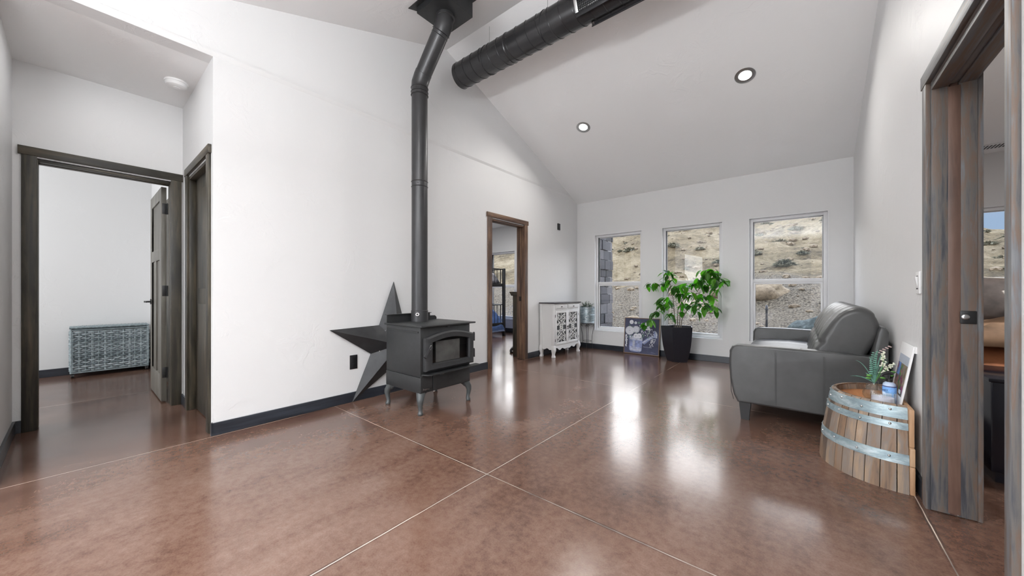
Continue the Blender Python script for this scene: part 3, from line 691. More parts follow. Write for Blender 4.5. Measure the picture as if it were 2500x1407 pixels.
# ============================================================ OUTSIDE
def mixg(name, stops, s1, s2, bmp, det=8):
    m, n, b = mat(name); v = coords(n); a = noisef(n, v, s1, det, .6, .4); c2 = noisef(n, v, s2, 6, .7)
    f_ = mathn(n, 'ADD', mathn(n, 'MULTIPLY', a, .5), mathn(n, 'MULTIPLY', c2, .5)); lk(n, ramp(n, f_, stops), b.inputs['Base Color']); sock(b, Roughness=.95)
    b.inputs['Specular IOR Level'].default_value = .1; bump(n, b, f_, bmp, .8); return m
M['dirt'] = mixg('dry tan hillside', [(.34, (.20, .15, .095)), (.46, (.36, .285, .19)), (.54, (.45, .36, .245)), (.66, (.56, .47, .34))], .35, 6, .15)
M['gravel'] = mixg('dark tan gravel', [(.36, (.10, .08, .06)), (.46, (.22, .185, .14)), (.56, (.34, .29, .225)), (.66, (.50, .45, .37))], 1.0, 22, .05)
def groundmat():
    m, n, b = mat('dirt and gravel slope'); v = coords(n); sp = nn(n, 'ShaderNodeSeparateXYZ'); lk(n, v, sp.inputs[0])
    a = noisef(n, v, .5, 8, .62, .5); c2 = noisef(n, v, 5, 8, .75); c3 = noisef(n, v, 26, 4, .8)
    hill = ramp(n, mathn(n, 'ADD', mathn(n, 'MULTIPLY', a, .55), mathn(n, 'MULTIPLY', c2, .45)), [(.36, (.050, .038, .022)), (.44, (.125, .095, .055)), (.51, (.20, .155, .092)), (.60, (.29, .235, .15))])
    vo = nn(n, 'ShaderNodeTexVoronoi', {'Scale': 20.0, 'Randomness': 1.0}); lk(n, v, vo.inputs['Vector'])
    gr = ramp(n, mathn(n, 'ADD', mathn(n, 'MULTIPLY', c3, .6), mathn(n, 'MULTIPLY', vo.outputs['Distance'], .5)), [(.36, (.26, .22, .165)), (.50, (.17, .14, .10)), (.62, (.105, .085, .062)), (.78, (.04, .033, .025))])
    gy = mathn(n, 'ADD', sp.outputs['Y'], mathn(n, 'MULTIPLY', a, 5.0)); k = mathn(n, 'MULTIPLY', mathn(n, 'SUBTRACT', gy, 17.5), .8)
    k2 = nn(n, 'ShaderNodeClamp'); lk(n, k, k2.inputs[0])
    lk(n, mixc(n, k2.outputs[0], gr, hill), b.inputs['Base Color']); sock(b, Roughness=.95); b.inputs['Specular IOR Level'].default_value = .1
    bump(n, b, mathn(n, 'ADD', c2, mathn(n, 'MULTIPLY', vo.outputs['Distance'], .35)), .30, 1.0); return m
M['ground'] = groundmat()
def fbm(x, y, s, o=4): return noise.fractal(Vector((x*s, y*s, 3.7)), 1.0, 2.0, o)
def ground(x, y):
    d = max(0, y-8.2); az = math.degrees(math.atan2(x, y))
    base = -.10 + .215*max(0, y-9.0) + .13*max(0, y-19)
    top = .285 if az < 4 else .285 - (min(az, 14)-4)/10*.172
    lim = 1.055 + y*top*.93
    z = min(base, 1.055+ (y-14.4)*top*1.18 if y > 14.4 else base)
    z += fbm(x, y, .16)*min(1.0, d/14)*1.0 + fbm(x+9, y, .5)*min(1, d/10)*.30 + fbm(x, y+4, 1.7, 3)*min(1, d/5)*.07
    return z
g = MB(); g.use('ground'); NX, NY = 230, 190; rows = []
for j in range(NY+1):
    y = 7.21 + (j/NY)**1.9*50; rows.append([g.bm.verts.new(((i/NX-.5)*(26+y*1.15)-2.0, y, ground((i/NX-.5)*(26+y*1.15)-2.0, y))) for i in range(NX+1)])
for j in range(NY):
    for i in range(NX): g.bm.faces.new((rows[j][i], rows[j][i+1], rows[j+1][i+1], rows[j+1][i]))
h = struct('hill', g, None, 'bare tan desert hillside with gravel at its foot', smooth=180)
g = MB(); g.use('gravel'); g.box((XL+.2, YF+.151, -.2), (XR+.1, 7.3, -.08)); struct('ground', g, None, 'gravel strip outside the windows')
M['sage'] = mixg('grey green sagebrush', [(.35, (.045, .045, .030)), (.5, (.13, .125, .09)), (.65, (.25, .24, .18))], 9, 30, .01)
M['rock'] = mixg('tan sandstone', [(.35, (.05, .038, .026)), (.5, (.12, .092, .062)), (.65, (.20, .16, .11))], 2, 14, .05)
M['boulder'] = mixg('grey green boulder', [(.35, (.015, .017, .015)), (.5, (.040, .046, .042)), (.65, (.10, .11, .105))], 3, 14, .04)
def bush_mesh(seed, r=1):
    rd = random.Random(seed); b = MB(); b.use('sage')
    for k in range(150):
        a = rd.uniform(0, 2*PI); el = rd.uniform(.05, 1.35); L_ = r*rd.uniform(.55, 1.0)
        d = Vector((cos(a)*cos(el), sin(a)*cos(el), sin(el)*.75)); w_ = Vector((-sin(a), cos(a), 0))*.07*r
        p0 = d*L_*.25; p1 = d*L_*.7+Vector((0, 0, .04*r)); p2 = d*L_
        b.poly([p0-w_*.4, p1-w_, p2, p1+w_])
        b.poly([p0-Vector((0, 0, .03*r)), p1-Vector((0, 0, .06*r)), p2, p1+Vector((0, 0, .06*r))])
    b.ball((0, 0, .1*r), .52*r, (1, 1, .55), 10)
    me_o = b.build('sagebrush'); return me_o
protos = [bush_mesh(k) for k in range(3)]
rd = random.Random(11); spots = []
for k in range(330):
    y = 46-28*rd.random()**1.5; x = rd.uniform(-.52, .33)*y-1; s_ = rd.uniform(.20, .62)
    
    if all((x-a)**2+(y-b_)**2 > (1.25*(s_+c_))**2 for a, b_, c_ in spots): spots.append((x, y, s_))
first = True
for i, (x, y, s_) in enumerate(spots):
    p = protos[i % 3]; o = p if i < 3 else p.copy()
    if i >= 3: COL.objects.link(o)
    o.location = (x, y, ground(x, y)-.04); o.scale = (s_, s_, s_*.8); o.rotation_euler = (0, 0, rd.uniform(0, 6))
    tag(o, 'grey-green sagebrush clump growing on the tan hillside', 'bush', 'sagebrush on the hillside')
def rock(name, c, r, sc, m, label, seed, group=None):
    b = MB(); b.use(m); bmesh.ops.create_icosphere(b.bm, subdivisions=4, radius=1)
    for v in b.bm.verts:
        n = v.co.copy(); q = 1+.28*noise.fractal(n*1.1+Vector((seed, 0, 0)), 1, 2, 4); q = min(q, 1.08)
        v.co = Vector((n.x*sc[0]*q*r, n.y*sc[1]*q*r, n.z*sc[2]*q*r))
    for f_ in b.bm.faces: f_.material_index = 0
    o = b.build(name, smooth=50); o.location = c; tag(o, label, 'rock', group); return o
rock('boulder', (.34, 9.3, .10), .62, (1.0, .7, .75), 'boulder', 'large grey-green boulder behind the sofa outside the right window', 3)
rock('boulder', (-1.35, 13.6, 1.02), .7, (1.5, .7, .55), 'rock', 'broad sandstone boulder outside the middle window', 5)
rock('boulder', (-2.85, 12.6, .55), .42, (1.1, .8, .5), 'rock', 'small pinkish sandstone boulder low in the middle window', 8)
rk = MB(); rk.use('rock')
for k in range(1300):
    y = rd.uniform(9, 34); x = rd.uniform(-.55, .35)*y-.5; r_ = .02+.10*rd.random()**3*(1+y/25)
    vs = bmesh.ops.create_icosphere(rk.bm, subdivisions=1, radius=r_, matrix=Matrix.Translation((x, y, ground(x, y)+r_*.2)) @ Matrix.Rotation(rd.uniform(0, 6), 4, 'Z') @ Matrix.Diagonal((1.4, .9, .6, 1)))['verts']
o = rk.build('rubble', None, h, smooth=20); tag(o, 'loose sandstone rubble scattered over the slope', kind='stuff')
# stone clad outer corner of the bedroom wing
def stonemat():
    m, n, b = mat('dark ledger stone'); g = nn(n, 'ShaderNodeNewGeometry'); v = coords(n); a = noisef(n, v, 14, 6, .7)
    f_ = mathn(n, 'ADD', mathn(n, 'MULTIPLY', g.outputs['Random Per Island'], .7), mathn(n, 'MULTIPLY', a, .4))
    lk(n, ramp(n, f_, [(.15, (.008, .008, .010)), (.4, (.020, .020, .024)), (.65, (.042, .040, .045)), (.9, (.085, .080, .082))]), b.inputs['Base Color']); sock(b, Roughness=.8); bump(n, b, a, .01, .7); return m
M['stone'] = stonemat()
w = MB(); w.use('stone'); rd = random.Random(4); z = -.1
while z < 2.9:
    hgt = rd.choice((.10, .15, .20, .2)); y = 6.32
    while y < 7.24:
        l = rd.uniform(.14, .4); y1 = min(y+l, 7.25); w.box((-3.30, y+.004, z+.004), (-3.155+rd.uniform(-.012, .012), y1-.004, z+hgt-.004), .004); y = y1
    z += hgt
struct('wall_stone', w, None, 'dark ledger stone cladding outside the leftmost window')
w = MB(); w.use('blackmetal'); w.box((-3.19, 6.215, -.1), (-3.08, 6.33, 2.8), .004); w.box((-3.19, 6.215, .30), (-2.12, 6.26, .392), .003); struct('trim_5', w, None, 'black metal post and sill flashing outside the leftmost window')
w = MB(); w.use('blackmetal'); w.cyl((-.545, 8.3, -.1), (-.545, 8.3, .70), .018); w.tube([(-.545, 8.3, .70), (-.545, 8.3, .78), (-.545, 8.3, .80)], [.03, .02, .004], 12)
o = w.build('garden_light'); tag(o, 'thin black garden stake light outside the right window', 'garden light')

# ============================================================ SOFA
def smooth_closed(pts, n=6):
    out = []; m = len(pts)
    for i in range(m):
        p0, p1, p2, p3 = (Vector(pts[(i+k) % m]) for k in (-1, 0, 1, 2))
        for j in range(n):
            t = j/n; out.append(tuple(.5*((2*p1)+(-p0+p2)*t+(2*p0-5*p1+4*p2-p3)*t*t+(-p0+3*p1-3*p2+p3)*t**3)))
    return out
def puff(mb, prof, a, b, r, n=5, mid=6, disp=None):
    """soft cushion: outline prof (x,z) swept along Y from a to b with rounded ends of radius r"""
    cx = sum(p[0] for p in prof)/len(prof); cz = sum(p[1] for p in prof)/len(prof)
    st_ = []
    for i in range(n+1): t = i/n*PI/2; st_.append((a+r*(1-sin(t)) if False else a+r*(1-cos(t)), r*(1-sin(t))))
    for i in range(1, mid): st_.append((a+r+(b-a-2*r)*i/mid, 0))
    for i in range(n+1): t = (1-i/n)*PI/2; st_.append((b-r*(1-cos(t)), r*(1-sin(t))))
    rings = []
    for y, ins in st_:
        ring = []
        for (x, z) in prof:
            d = Vector((cx-x, cz-z)); l = d.length or 1; k = min(ins*1.0, l*.9)
            px, pz = x+d.x/l*k, z+d.y/l*k
            if disp:
                q = disp((y-a)/(b-a), px, pz, ins); px += d.x/l*q; pz += d.y/l*q
            ring.append((px, y, pz))
        rings.append(ring)
    mb.loft(rings)
so = thing('leather_sofa', 'two seat grey leather sofa against the right wall', 'sofa', (0, 4.42, 0))
SY0, SY1 = 3.455, 5.395
b = MB(); b.use('leather'); b.box((-.435, SY0+.09, .15), (.43, SY1-.09, .345), .015); part('seat_base', b, None, so)
armp = [(-.425, .142), (-.452, .20), (-.478, .33), (-.485, .46), (-.480, .56), (-.462, .598), (-.430, .612), (-.2, .617), (.15, .612), (.42, .603), (.425, .58), (.425, .15), (.2, .142)]
armd = []
for i, p in enumerate(armp):
    q = armp[(i+1) % len(armp)]
    for t in (0, .25, .5, .75): armd.append((p[0]+(q[0]-p[0])*t, p[1]+(q[1]-p[1])*t))
for y0, y1, s_ in ((SY0, SY0+.118, -1), (SY1-.118, SY1, 1)):
    b = MB(); b.use('leather'); puff(b, armd, y0, y1, .022, 5, 4, lambda t, x, z, i: -.004*sin(PI*t)*(1 if z > .55 else 0)); arm = part('armrest', b, None, so)
    yo = y0+.0005 if s_ < 0 else y1-.0005; sg = -1 if s_ < 0 else 1
    b = MB(); b.use('thread')
    for xx in (-.172, -.165, .112, .119): b.tube([(xx, yo+sg*.0, .165), (xx, yo+sg*.001, .40), (xx, yo, .578)], .0016, 6)
    b.tube([(-.452, yo-sg*.012, .160), (-.468, yo-sg*.004, .23), (-.474, yo-sg*.004, .45), (-.466, yo-sg*.006, .565), (-.44, yo-sg*.004, .588), (.1, yo-sg*.004, .592), (.41, yo-sg*.004, .583)], .0028, 6)
    for xx in (-.02, -.012): b.tube([(xx, y0+.002, .597), (xx, y0+.02, .6175), (xx, y1-.02, .6175), (xx, y1-.002, .597)], .0012, 6)
    part('seam', b, None, arm)
for (lx, ly) in ((-.375, SY0+.062), (-.375, SY1-.062), (.36, SY0+.062), (.36, SY1-.062)):
    b = MB(); b.use('black'); b.loft([[(lx-.028, ly-.028, 0), (lx+.028, ly-.028, 0), (lx+.028, ly+.028, 0), (lx-.028, ly+.028, 0)], [(lx-.042, ly-.036, .155), (lx+.042, ly-.036, .155), (lx+.042, ly+.036, .155), (lx-.042, ly+.036, .155)]]); part('leg', b, None, so)
b = MB(); b.use('leather'); bp = [(.34, .33), (.362, .60), (.398, .785), (.408, .812), (.432, .808), (.445, .78), (.445, .50), (.442, .17), (.36, .15)]
bd = []
for i, p in enumerate(bp):
    q = bp[(i+1) % len(bp)]
    for t in (0, .5): bd.append((p[0]+(q[0]-p[0])*t, p[1]+(q[1]-p[1])*t))
puff(b, bd, SY0+.012, SY1-.012, .02, 4, 6); part('back_frame', b, None, so)
def groove(d, w, dep): return dep*math.exp(-(d/w)**2)
mid_y = (SY0+SY1)/2
for (y0, y1) in ((SY0+.125, mid_y-.002), (mid_y+.002, SY1-.125)):
    sp_ = smooth_closed([(-.455, .40), (-.468, .44), (-.44, .478), (-.30, .492), (-.10, .495), (.12, .487), (.26, .47), (.27, .36), (.0, .345), (-.40, .345)], 6)
    def sd(t, x, z, ins):
        q = 0
        if z > .44: q += groove(t-.5, .02, .010)+groove(x+.18, .010, .006)-.010*sin(PI*t)*sin(PI*min(1, max(0, (x+.46)/.7)))
        return q
    b = MB(); b.use('leather'); puff(b, sp_, y0, y1, .035, 6, 26, sd); part('seat_cushion', b, None, so, smooth=180)
    cp = smooth_closed([(.045, .475), (.050, .56), (.085, .66), (.125, .76), (.175, .85), (.235, .912), (.310, .935), (.375, .90), (.410, .82), (.405, .74), (.355, .62), (.300, .50), (.17, .465)], 6)
    def cd(t, x, z, ins):
        q = 0; fr_ = x < .33-(.93-z)*.0 and (x-.05) < (z-.45)*.62+.10
        if fr_ or z > .88:
            q += groove(t-.34, .016, .016)+groove(t-.66, .016, .016)
            q -= .012*abs(sin(3*PI*t))
        if fr_ and z < .9:
            q += groove(z-.665, .016, .015)
            for tt in (.34, .66): q += .022*math.exp(-((t-tt)/.05)**2-((z-.665)/.035)**2)
            q += .0035*noise.noise(Vector((t*16, z*30, y0)))
        return q
    b = MB(); b.use('leather'); puff(b, cp, y0-.055 if y0 < 4 else y0, y1 if y0 < 4 else y1+.02, .045, 9, 44, cd); cu = part('back_cushion', b, None, so, smooth=180)
    ye = (y0-.055) if y0 < 4 else y0
    b = MB(); b.use('stitch')
    def edge(ps, yy): return [(x, yy+.002, z) for x, z in ps]
    b.tube([(.300, ye+.045, .935), (.285, ye+.014, .88), (.245, ye+.004, .78), (.20, ye+.003, .68), (.175, ye+.008, .60), (.17, ye+.02, .54)], .0013, 6)
    b.tube([(.392, ye+.045, .862), (.375, ye+.014, .82), (.345, ye+.004, .74), (.31, ye+.004, .67), (.285, ye+.02, .58)], .0013, 6)
    part('stitching', b, None, cu)

# ============================================================ HALF BARREL TABLE
BC = (.425, 3.075)
ba = thing('barrel_side_table', 'half wine barrel table of weathered staves beside the sofa', 'side table', (.30, 3.075, 0))
def brad(z): return .346-.062*(z/.445)**1.55
NS = 17; rd = random.Random(5); edges = [0]
for k in range(NS): edges.append(edges[-1]+rd.uniform(.75, 1.3))
edges = [PI/2+PI*e_/edges[-1] for e_ in edges]
b = MB(); b.use('stave')
zs = [0, .06, .12, .18, .24, .30, .36, .41, .437, .445]
for a0, a1 in zip(edges[:-1], edges[1:]):
    g_ = .0018; rings = []
    for z in zs:
        r_ = brad(z)-(.006 if z == .445 else 0); ri = r_-.024+(.010 if z >= .437 else 0); A = [a0+g_/r_+(a1-a0-2*g_/r_)*k/4 for k in range(5)]
        rings.append([(BC[0]+r_*cos(a), BC[1]+r_*sin(a), z) for a in A]+[(BC[0]+ri*cos(a), BC[1]+ri*sin(a), z) for a in reversed(A)])
    b.loft(rings)
part('staves', b, None, ba)
for z0, z1 in ((.376, .437), (.322, .358), (.148, .200)):
    b = MB(); b.use('hoop'); N_ = 40; rings = []
    for k in range(N_+1):
        a = PI/2+PI*k/N_; c_, s_ = cos(a), sin(a)
        rings.append([(BC[0]+(brad(z)+o_)*c_, BC[1]+(brad(z)+o_)*s_, z) for z, o_ in ((z0, .0005), (z0, .0032), ((z0+z1)/2, .0042), (z1, .0032), (z1, .0005))])
    b.loft(rings)
    b.use('nickel')
    for k in range(8):
        a = PI/2+PI*(k+.45)/8; zc = (z0+z1)/2+(.012 if k % 2 else -.004)*(1 if z0 > .37 else .4); r_ = brad(zc)+.004; b.ball((BC[0]+r_*cos(a), BC[1]+r_*sin(a), zc), .0065, (1, 1, 1), 10)
    part('hoop', b, None, ba)
b = MB(); b.use('head'); r_ = brad(.40)-.023; b.prism([(BC[0]+r_*cos(PI/2+PI*k/30), BC[1]+r_*sin(PI/2+PI*k/30)) for k in range(31)], 'Z', .385, .404); part('barrel_head', b, None, ba, 'reddish brown recessed head board')
b = MB(); b.use('barrelback')
for z0, z1 in ((0, .145), (.147, .240), (.242, .438)): b.box((BC[0]+.0005, BC[1]-.345 if z0 < .2 else BC[1]-.325, z0), (BC[0]+.020, BC[1]+.345 if z0 < .2 else BC[1]+.325, z1), .003)
part('back_board', b, None, ba)

# candle jar
HZ = .4045
M['wax'] = plain('lilac white candle wax', (.85, .83, .95), .5, 0, .01)
c_ = (.347, 2.905)
o = thing('candle_jar', 'clear glass jar of lilac-white candle wax on the barrel table', 'candle', (*c_, HZ))
b = MB(); b.use('vaseglass'); b.lathe([(.0, 0), (.047, 0), (.0495, .004), (.0495, .074), (.0485, .076), (.0475, .074), (.0475, .006), (0, .005)], (*c_, HZ), 36, cap=False); part('glass_jar', b, None, o)
b = MB(); b.use('wax'); b.lathe([(0, .006), (.0465, .006), (.0465, .050), (0, .050)], (*c_, HZ), 32, cap=False)
b.use('plastic_white')
for dx, dy in ((.012, .012), (-.015, .004), (.004, -.016)): b.cyl((c_[0]+dx, c_[1]+dy, HZ+.049), (c_[0]+dx, c_[1]+dy, HZ+.058), .0013, seg=6)
part('wax', b, None, o)
# soap bottle
M['soapblue'] = plain('pale blue bottle', (.55, .66, .85), .35, 0, .03); M['label'] = plain('light blue paper label', (.20, .42, .80), .45, 0, .12, 60); M['navy'] = plain('navy print', (.02, .04, .18), .5)
c_ = (.383, 2.975)
o = thing('soap_bottle', 'pale blue labelled bottle with black pump on the barrel table', 'soap bottle', (*c_, HZ))
b = MB(); b.use('soapblue'); b.lathe([(0, 0), (.026, 0), (.0285, .004), (.0285, .104), (.026, .118), (.018, .126), (.012, .128), (0, .128)], (*c_, HZ), 32, cap=False); part('bottle', b, None, o)
b = MB(); b.use('label'); b.lathe([(.0288, .066), (.0292, .066), (.0292, .100), (.0288, .100)], (*c_, HZ), 32, cap=False)
b.use('navy'); b.lathe([(.0289, .101), (.0294, .101), (.0294, .106), (.0289, .106)], (*c_, HZ), 32, cap=False)
b.use('label'); b.box((c_[0]+.006, c_[1]-.0296, HZ+.012), (c_[0]+.016, c_[1]-.024, HZ+.068), .001)
lb = part('label', b, None, o, 'light blue label with navy print')
text('lettering', "MEYER'S", .0125, 'navy', lb, (c_[0]-.0225-.010, c_[1]-.0305, HZ+.078), R(8))
b = MB(); b.use('black'); b.cyl((*c_, HZ+.127), (*c_, HZ+.145), .013, seg=20); b.cyl((*c_, HZ+.145), (*c_, HZ+.170), .005, seg=12); b.tube([(c_[0]+.012, c_[1], HZ+.176), (c_[0]-.005, c_[1], HZ+.180), (c_[0]-.028, c_[1]-.012, HZ+.172), (c_[0]-.036, c_[1]-.016, HZ+.158)], [.010, .011, .007, .005], 12); part('pump', b, None, o)
# vase with artificial stems
c_ = (.325, 3.005)
o = thing('flower_vase', 'small ribbed glass vase of white blooms and eucalyptus on the barrel table', 'vase', (*c_, HZ))
b = MB(); b.use('vaseglass'); pr = [(0, 0), (.030, 0), (.040, .006), (.050, .030), (.050, .050), (.040, .075), (.022, .095), (.018, .103), (.018, .112), (.022, .118), (.019, .118), (.0155, .110), (.016, .10), (.036, .074), (.047, .050), (.047, .030), (.037, .009), (0, .006)]
rings = []
for r_, z in pr: rings.append([(c_[0]+r_*(1+(.035*cos(k*PI/2*1.0*1) if .02 < z < .09 else 0))*cos(2*PI*k/48), c_[1]+r_*(1+(.035*cos(k*PI/2) if .02 < z < .09 else 0))*sin(2*PI*k/48), HZ+z) for k in range(48)])
b.loft(rings, cap=False); part('glass_vase', b, None, o)
M['teal'] = plain('dusty teal leaf', (.13, .30, .23), .5, 0, .2, 40); M['grassgreen'] = plain('bright artificial leaf', (.10, .27, .05), .5, 0, .25, 40); M['cream'] = plain('cream blossom', (.80, .80, .66), .6, 0, .03); M['pinkish'] = plain('dusty pink seed heads', (.55, .42, .40), .7)
camr = Vector((.774, .633, 0)); camf = Vector((-.633, .774, 0)); nk = Vector((c_[0], c_[1], HZ+.115))
def P3(r_, u, f_=0): return nk+camr*r_+Vector((0, 0, u))+camf*f_
def blade(mb, p0, p1, sag, w_):
    p0, p1 = Vector(p0), Vector(p1); side = (p1-p0).cross(Vector((.63, -.77, .2))).normalized(); rows_ = []
    for i in range(9):
        t = i/8; p = p0.lerp(p1, t)+Vector((0, 0, sag*4*t*(1-t))); ww = w_*(1-t)**.6*(.5+.5*min(1, t*5)); rows_.append([p-side*ww, p+camf*(-ww*.5), p+side*ww])
    mb.loft(rows_, closed=False)
b = MB(); b.use('teal')
for r_, u, s_, w_ in ((-.105, .125, .03, .004), (-.135, .030, .015, .004), (-.02, .15, .02, .007), (.03, .19, .02, .007), (.055, .165, .02, .007), (.02, .11, .01, .007), (.10, .12, .02, .006), (.085, .05, .02, .006), (-.045, .05, .01, .006), (.045, .09, .02, .007), (.09, .14, .01, .005)):
    blade(b, P3(0, -.01), P3(r_*1.0, u, .01), s_, w_)
part('leaf_blades', b, None, o)
b = MB(); b.use('teal'); stem = [P3(0, -.02), P3(-.008, .06), P3(-.008, .11), P3(.006, .165, .0), P3(.03, .178)]; b.tube(stem, .0014, 6)
for t in range(11):
    z = .045+t*.0125; x = -.008+.012*max(0, (t-6)/4)
    for s_ in (-1, 1):
        p = P3(x+s_*.011, z+(.004 if s_ > 0 else 0)); b.ball(p, .0095*(1-t*.03), (1.0, .8, .55), 8)
part('eucalyptus_stem', b, None, o)
b = MB(); b.use('pinkish')
for t in range(9): b.ball(P3(.028+t*.0085+(0), .175+t*.0042+(.004 if t % 2 else -.004)), .0042, (1.3, 1, .8), 8)
part('seed_head', b, None, o)
for q0, q1 in (((.05, .085), (.055, .175)), ((.04, .045), (.118, .105))):
    b = MB(); b.use('cream'); rd = random.Random(2)
    for t in range(34):
        k = t/33; p = P3(q0[0]+(q1[0]-q0[0])*k+rd.uniform(-1, 1)*.012*(1-k*.6), q0[1]+(q1[1]-q0[1])*k+rd.uniform(-.006, .006), rd.uniform(-.01, .01)); b.ball(p, .0048, (1, 1, 1), 8)
    b.use('grassgreen'); b.tube([P3(0, -.01), P3(q0[0]*.7, q0[1]*.7), P3(*q0), P3(*q1)], .0016, 6); part('blossom_spike', b, None, o)
b = MB(); b.use('grassgreen')
for r_, u in ((-.03, .035), (-.035, .02), (.05, .02), (.11, .055), (.10, .035)): b.ball(P3(r_, u), .011, (1.2, 1, .6), 8)
part('small_leaves', b, None, o)
# leaning print board
o = thing('calendar_board', 'white board with a blue and brown street picture leaning on the wall', 'picture board', (.44, 3.02, HZ))
def Tlean(yc, x0, z0, x1, z1):  # local u along +Y, v up the slope, n out (towards -X)
    v = Vector((x1-x0, 0, z1-z0)).normalized(); u = Vector((0, -1, 0)); n = u.cross(v)
    return Matrix(((u.x, v.x, n.x, x0), (u.y, v.y, n.y, yc), (u.z, v.z, n.z, z0), (0, 0, 0, 1)))
T = Tlean(3.025, .412, HZ+.001, .466, .752)
nsgn = 1 if (T.to_3x3() @ Vector((0, 0, 1))).x < 0 else -1
b = MB(); b.use('plastic_white'); b.box((-.145, 0, -.004), (.145, .350, .004), .001, T); part('board', b, None, o)
M['p1'] = plain('printed street photograph', (.20, .155, .11), .45, 0, .5, 30); M['p2'] = plain('printed pale blue band', (.45, .50, .58), .45, 0, .05); M['p3'] = plain('printed blue sky', (.10, .22, .50), .45, 0, .3, 20)
b = MB()
def sticker(mb, m_, x0, y0, x1, y1, h): mb.use(m_); z0, z1 = (.004*nsgn, (.004+h)*nsgn); mb.box((x0, y0, min(z0, z1)), (x1, y1, max(z0, z1)), 0, T)
sticker(b, 'p1', -.115, .06, .125, .235, .0005); sticker(b, 'p2', -.115, .235, .125, .285, .0005); sticker(b, 'p3', -.10, .16, -.03, .234, .0008)
rd = random.Random(9)
for k in range(46):
    x = rd.uniform(-.10, .10); y = rd.uniform(.065, .20); M['pc%d' % k] = M.get('pc%d' % (k % 6)) or plain('printed figure tone %d' % k, (rd.uniform(.02, .4), rd.uniform(.02, .3), rd.uniform(.02, .3)), .45)
    sticker(b, 'pc%d' % k, x, y, x+rd.uniform(.006, .02), y+rd.uniform(.012, .035), .001)
sticker(b, 'plastic_white', .04, .072, .09, .092, .0014)
part('printed_picture', b, None, o)
b = MB(); b.use('plastic_white'); b.box((.105, .315, -.016), (.145, .352, -.004 if nsgn > 0 else .016), .002, T); part('clip', b, None, o)

# ============================================================ PAINTED CABINET
ca = thing('accent_cabinet', 'distressed white cabinet with scroll-cut doors and dark top', 'cabinet', (-3.19, 5.195, 0))
CX0, CX1, CY0, CY1 = -3.322, -3.055, 4.775, 5.612
def paint():
    m, n, b = mat('distressed white paint'); v = coords(n); a = noisef(n, v, 7, 8, .75, .8); a2 = noisef(n, v, 40, 4)
    lk(n, ramp(n, mathn(n, 'ADD', mathn(n, 'MULTIPLY', a, .8), mathn(n, 'MULTIPLY', a2, .2)), [(.60, (.72, .71, .70)), (.645, (.62, .60, .58)), (.66, (.10, .07, .05))]), b.inputs['Base Color']); sock(b, Roughness=.55); return m
M['paint'] = paint(); M['ctop'] = plain('dark plum brown cabinet top', (.030, .024, .035), .18, 0, .1)
M['mirror'] = plain('dark backing behind the scrollwork', (.075, .078, .08), .35)
b = MB(); b.use('paint'); pw = .045
for (x0, x1) in ((CX0, CX0+pw), (CX1-pw, CX1)):
    for (y0, y1) in ((CY0, CY0+pw), (CY1-pw, CY1)): b.box((x0, y0, .16), (x1, y1, .856), .004)
b.box((CX0+.008, CY0+.010, .16), (CX1-.008, CY0+.022, .856)); b.box((CX0+.008, CY1-.022, .16), (CX1-.008, CY1-.010, .856)); b.box((CX0+.004, CY0+.01, .16), (CX0+.014, CY1-.01, .856))
b.box((CX1-.02, CY0+pw, .746), (CX1-.002, CY1-pw, .768), .002); b.box((CX1-.02, CY0+pw, .842), (CX1-.002, CY1-pw, .858), .002); b.box((CX1-.02, (CY0+CY1)/2-.012, .768), (CX1-.002, (CY0+CY1)/2+.012, .842), .002)
b.box((CX0+.01, CY0+.02, .17), (CX1-.02, CY1-.02, .185))
part('cabinet_body', b, None, ca)
b = MB(); b.use('paint'); ap = [(CY0+pw, .188), (CY1-pw, .188)]; N_ = 60
for k in range(N_+1):
    t = 1-k/N_; y = CY0+pw+(CY1-CY0-2*pw)*t; e_ = abs(t-.5)*2; z = .118+.012*cos(e_*PI*5)+.045*max(0, e_-.72)/.28+(-.014 if e_ < .12 else 0); ap.append((y, z))
b.prism(ap, 'X', CX1-.018, CX1-.004)
for ys in (CY0+.006, CY1-.018):
    ap = [(CX0+pw-.01, .188), (CX1-pw+.01, .188)]
    for k in range(25):
        t = 1-k/24; e_ = abs(t-.5)*2; ap.append((CX0+pw-.01+(CX1-CX0-2*pw+.02)*t, .135-.02*e_*e_+.010*cos(e_*PI*2)))
    b.prism(ap, 'Y', ys, ys+.012)
part('apron', b, None, ca)
for x in (CX0+.024, CX1-.024):
    for y in (CY0+.024, CY1-.024):
        sx_ = 1 if x > -3.2 else -.3; sy_ = -1 if y < 5 else 1
        b = MB(); b.use('paint'); rr = [(.190, 0, .026), (.150, .006, .031), (.115, .012, .031), (.075, .007, .023), (.045, .002, .019), (.022, .006, .024), (.008, .008, .027), (0, .008, .024)]
        b.loft([[(x+o_*sx_+q_*.92*sgx, y+o_*sy_*.5+q_*.92*sgy, z) for sgx, sgy in ((-1, -1), (0, -1.12), (1, -1), (1.12, 0), (1, 1), (0, 1.12), (-1, 1), (-1.12, 0))] for z, o_, q_ in rr]); part('leg', b, None, ca)
b = MB(); b.use('ctop'); b.box((CX0-.004, CY0-.022, .858), (CX1+.022, CY1+.022, .876), .004); b.use('paint'); b.box((CX0, CY0-.010, .850), (CX1+.010, CY1+.010, .858), .002); part('cabinet_top', b, None, ca, 'dark plum-brown top')
ym = (CY0+CY1)/2
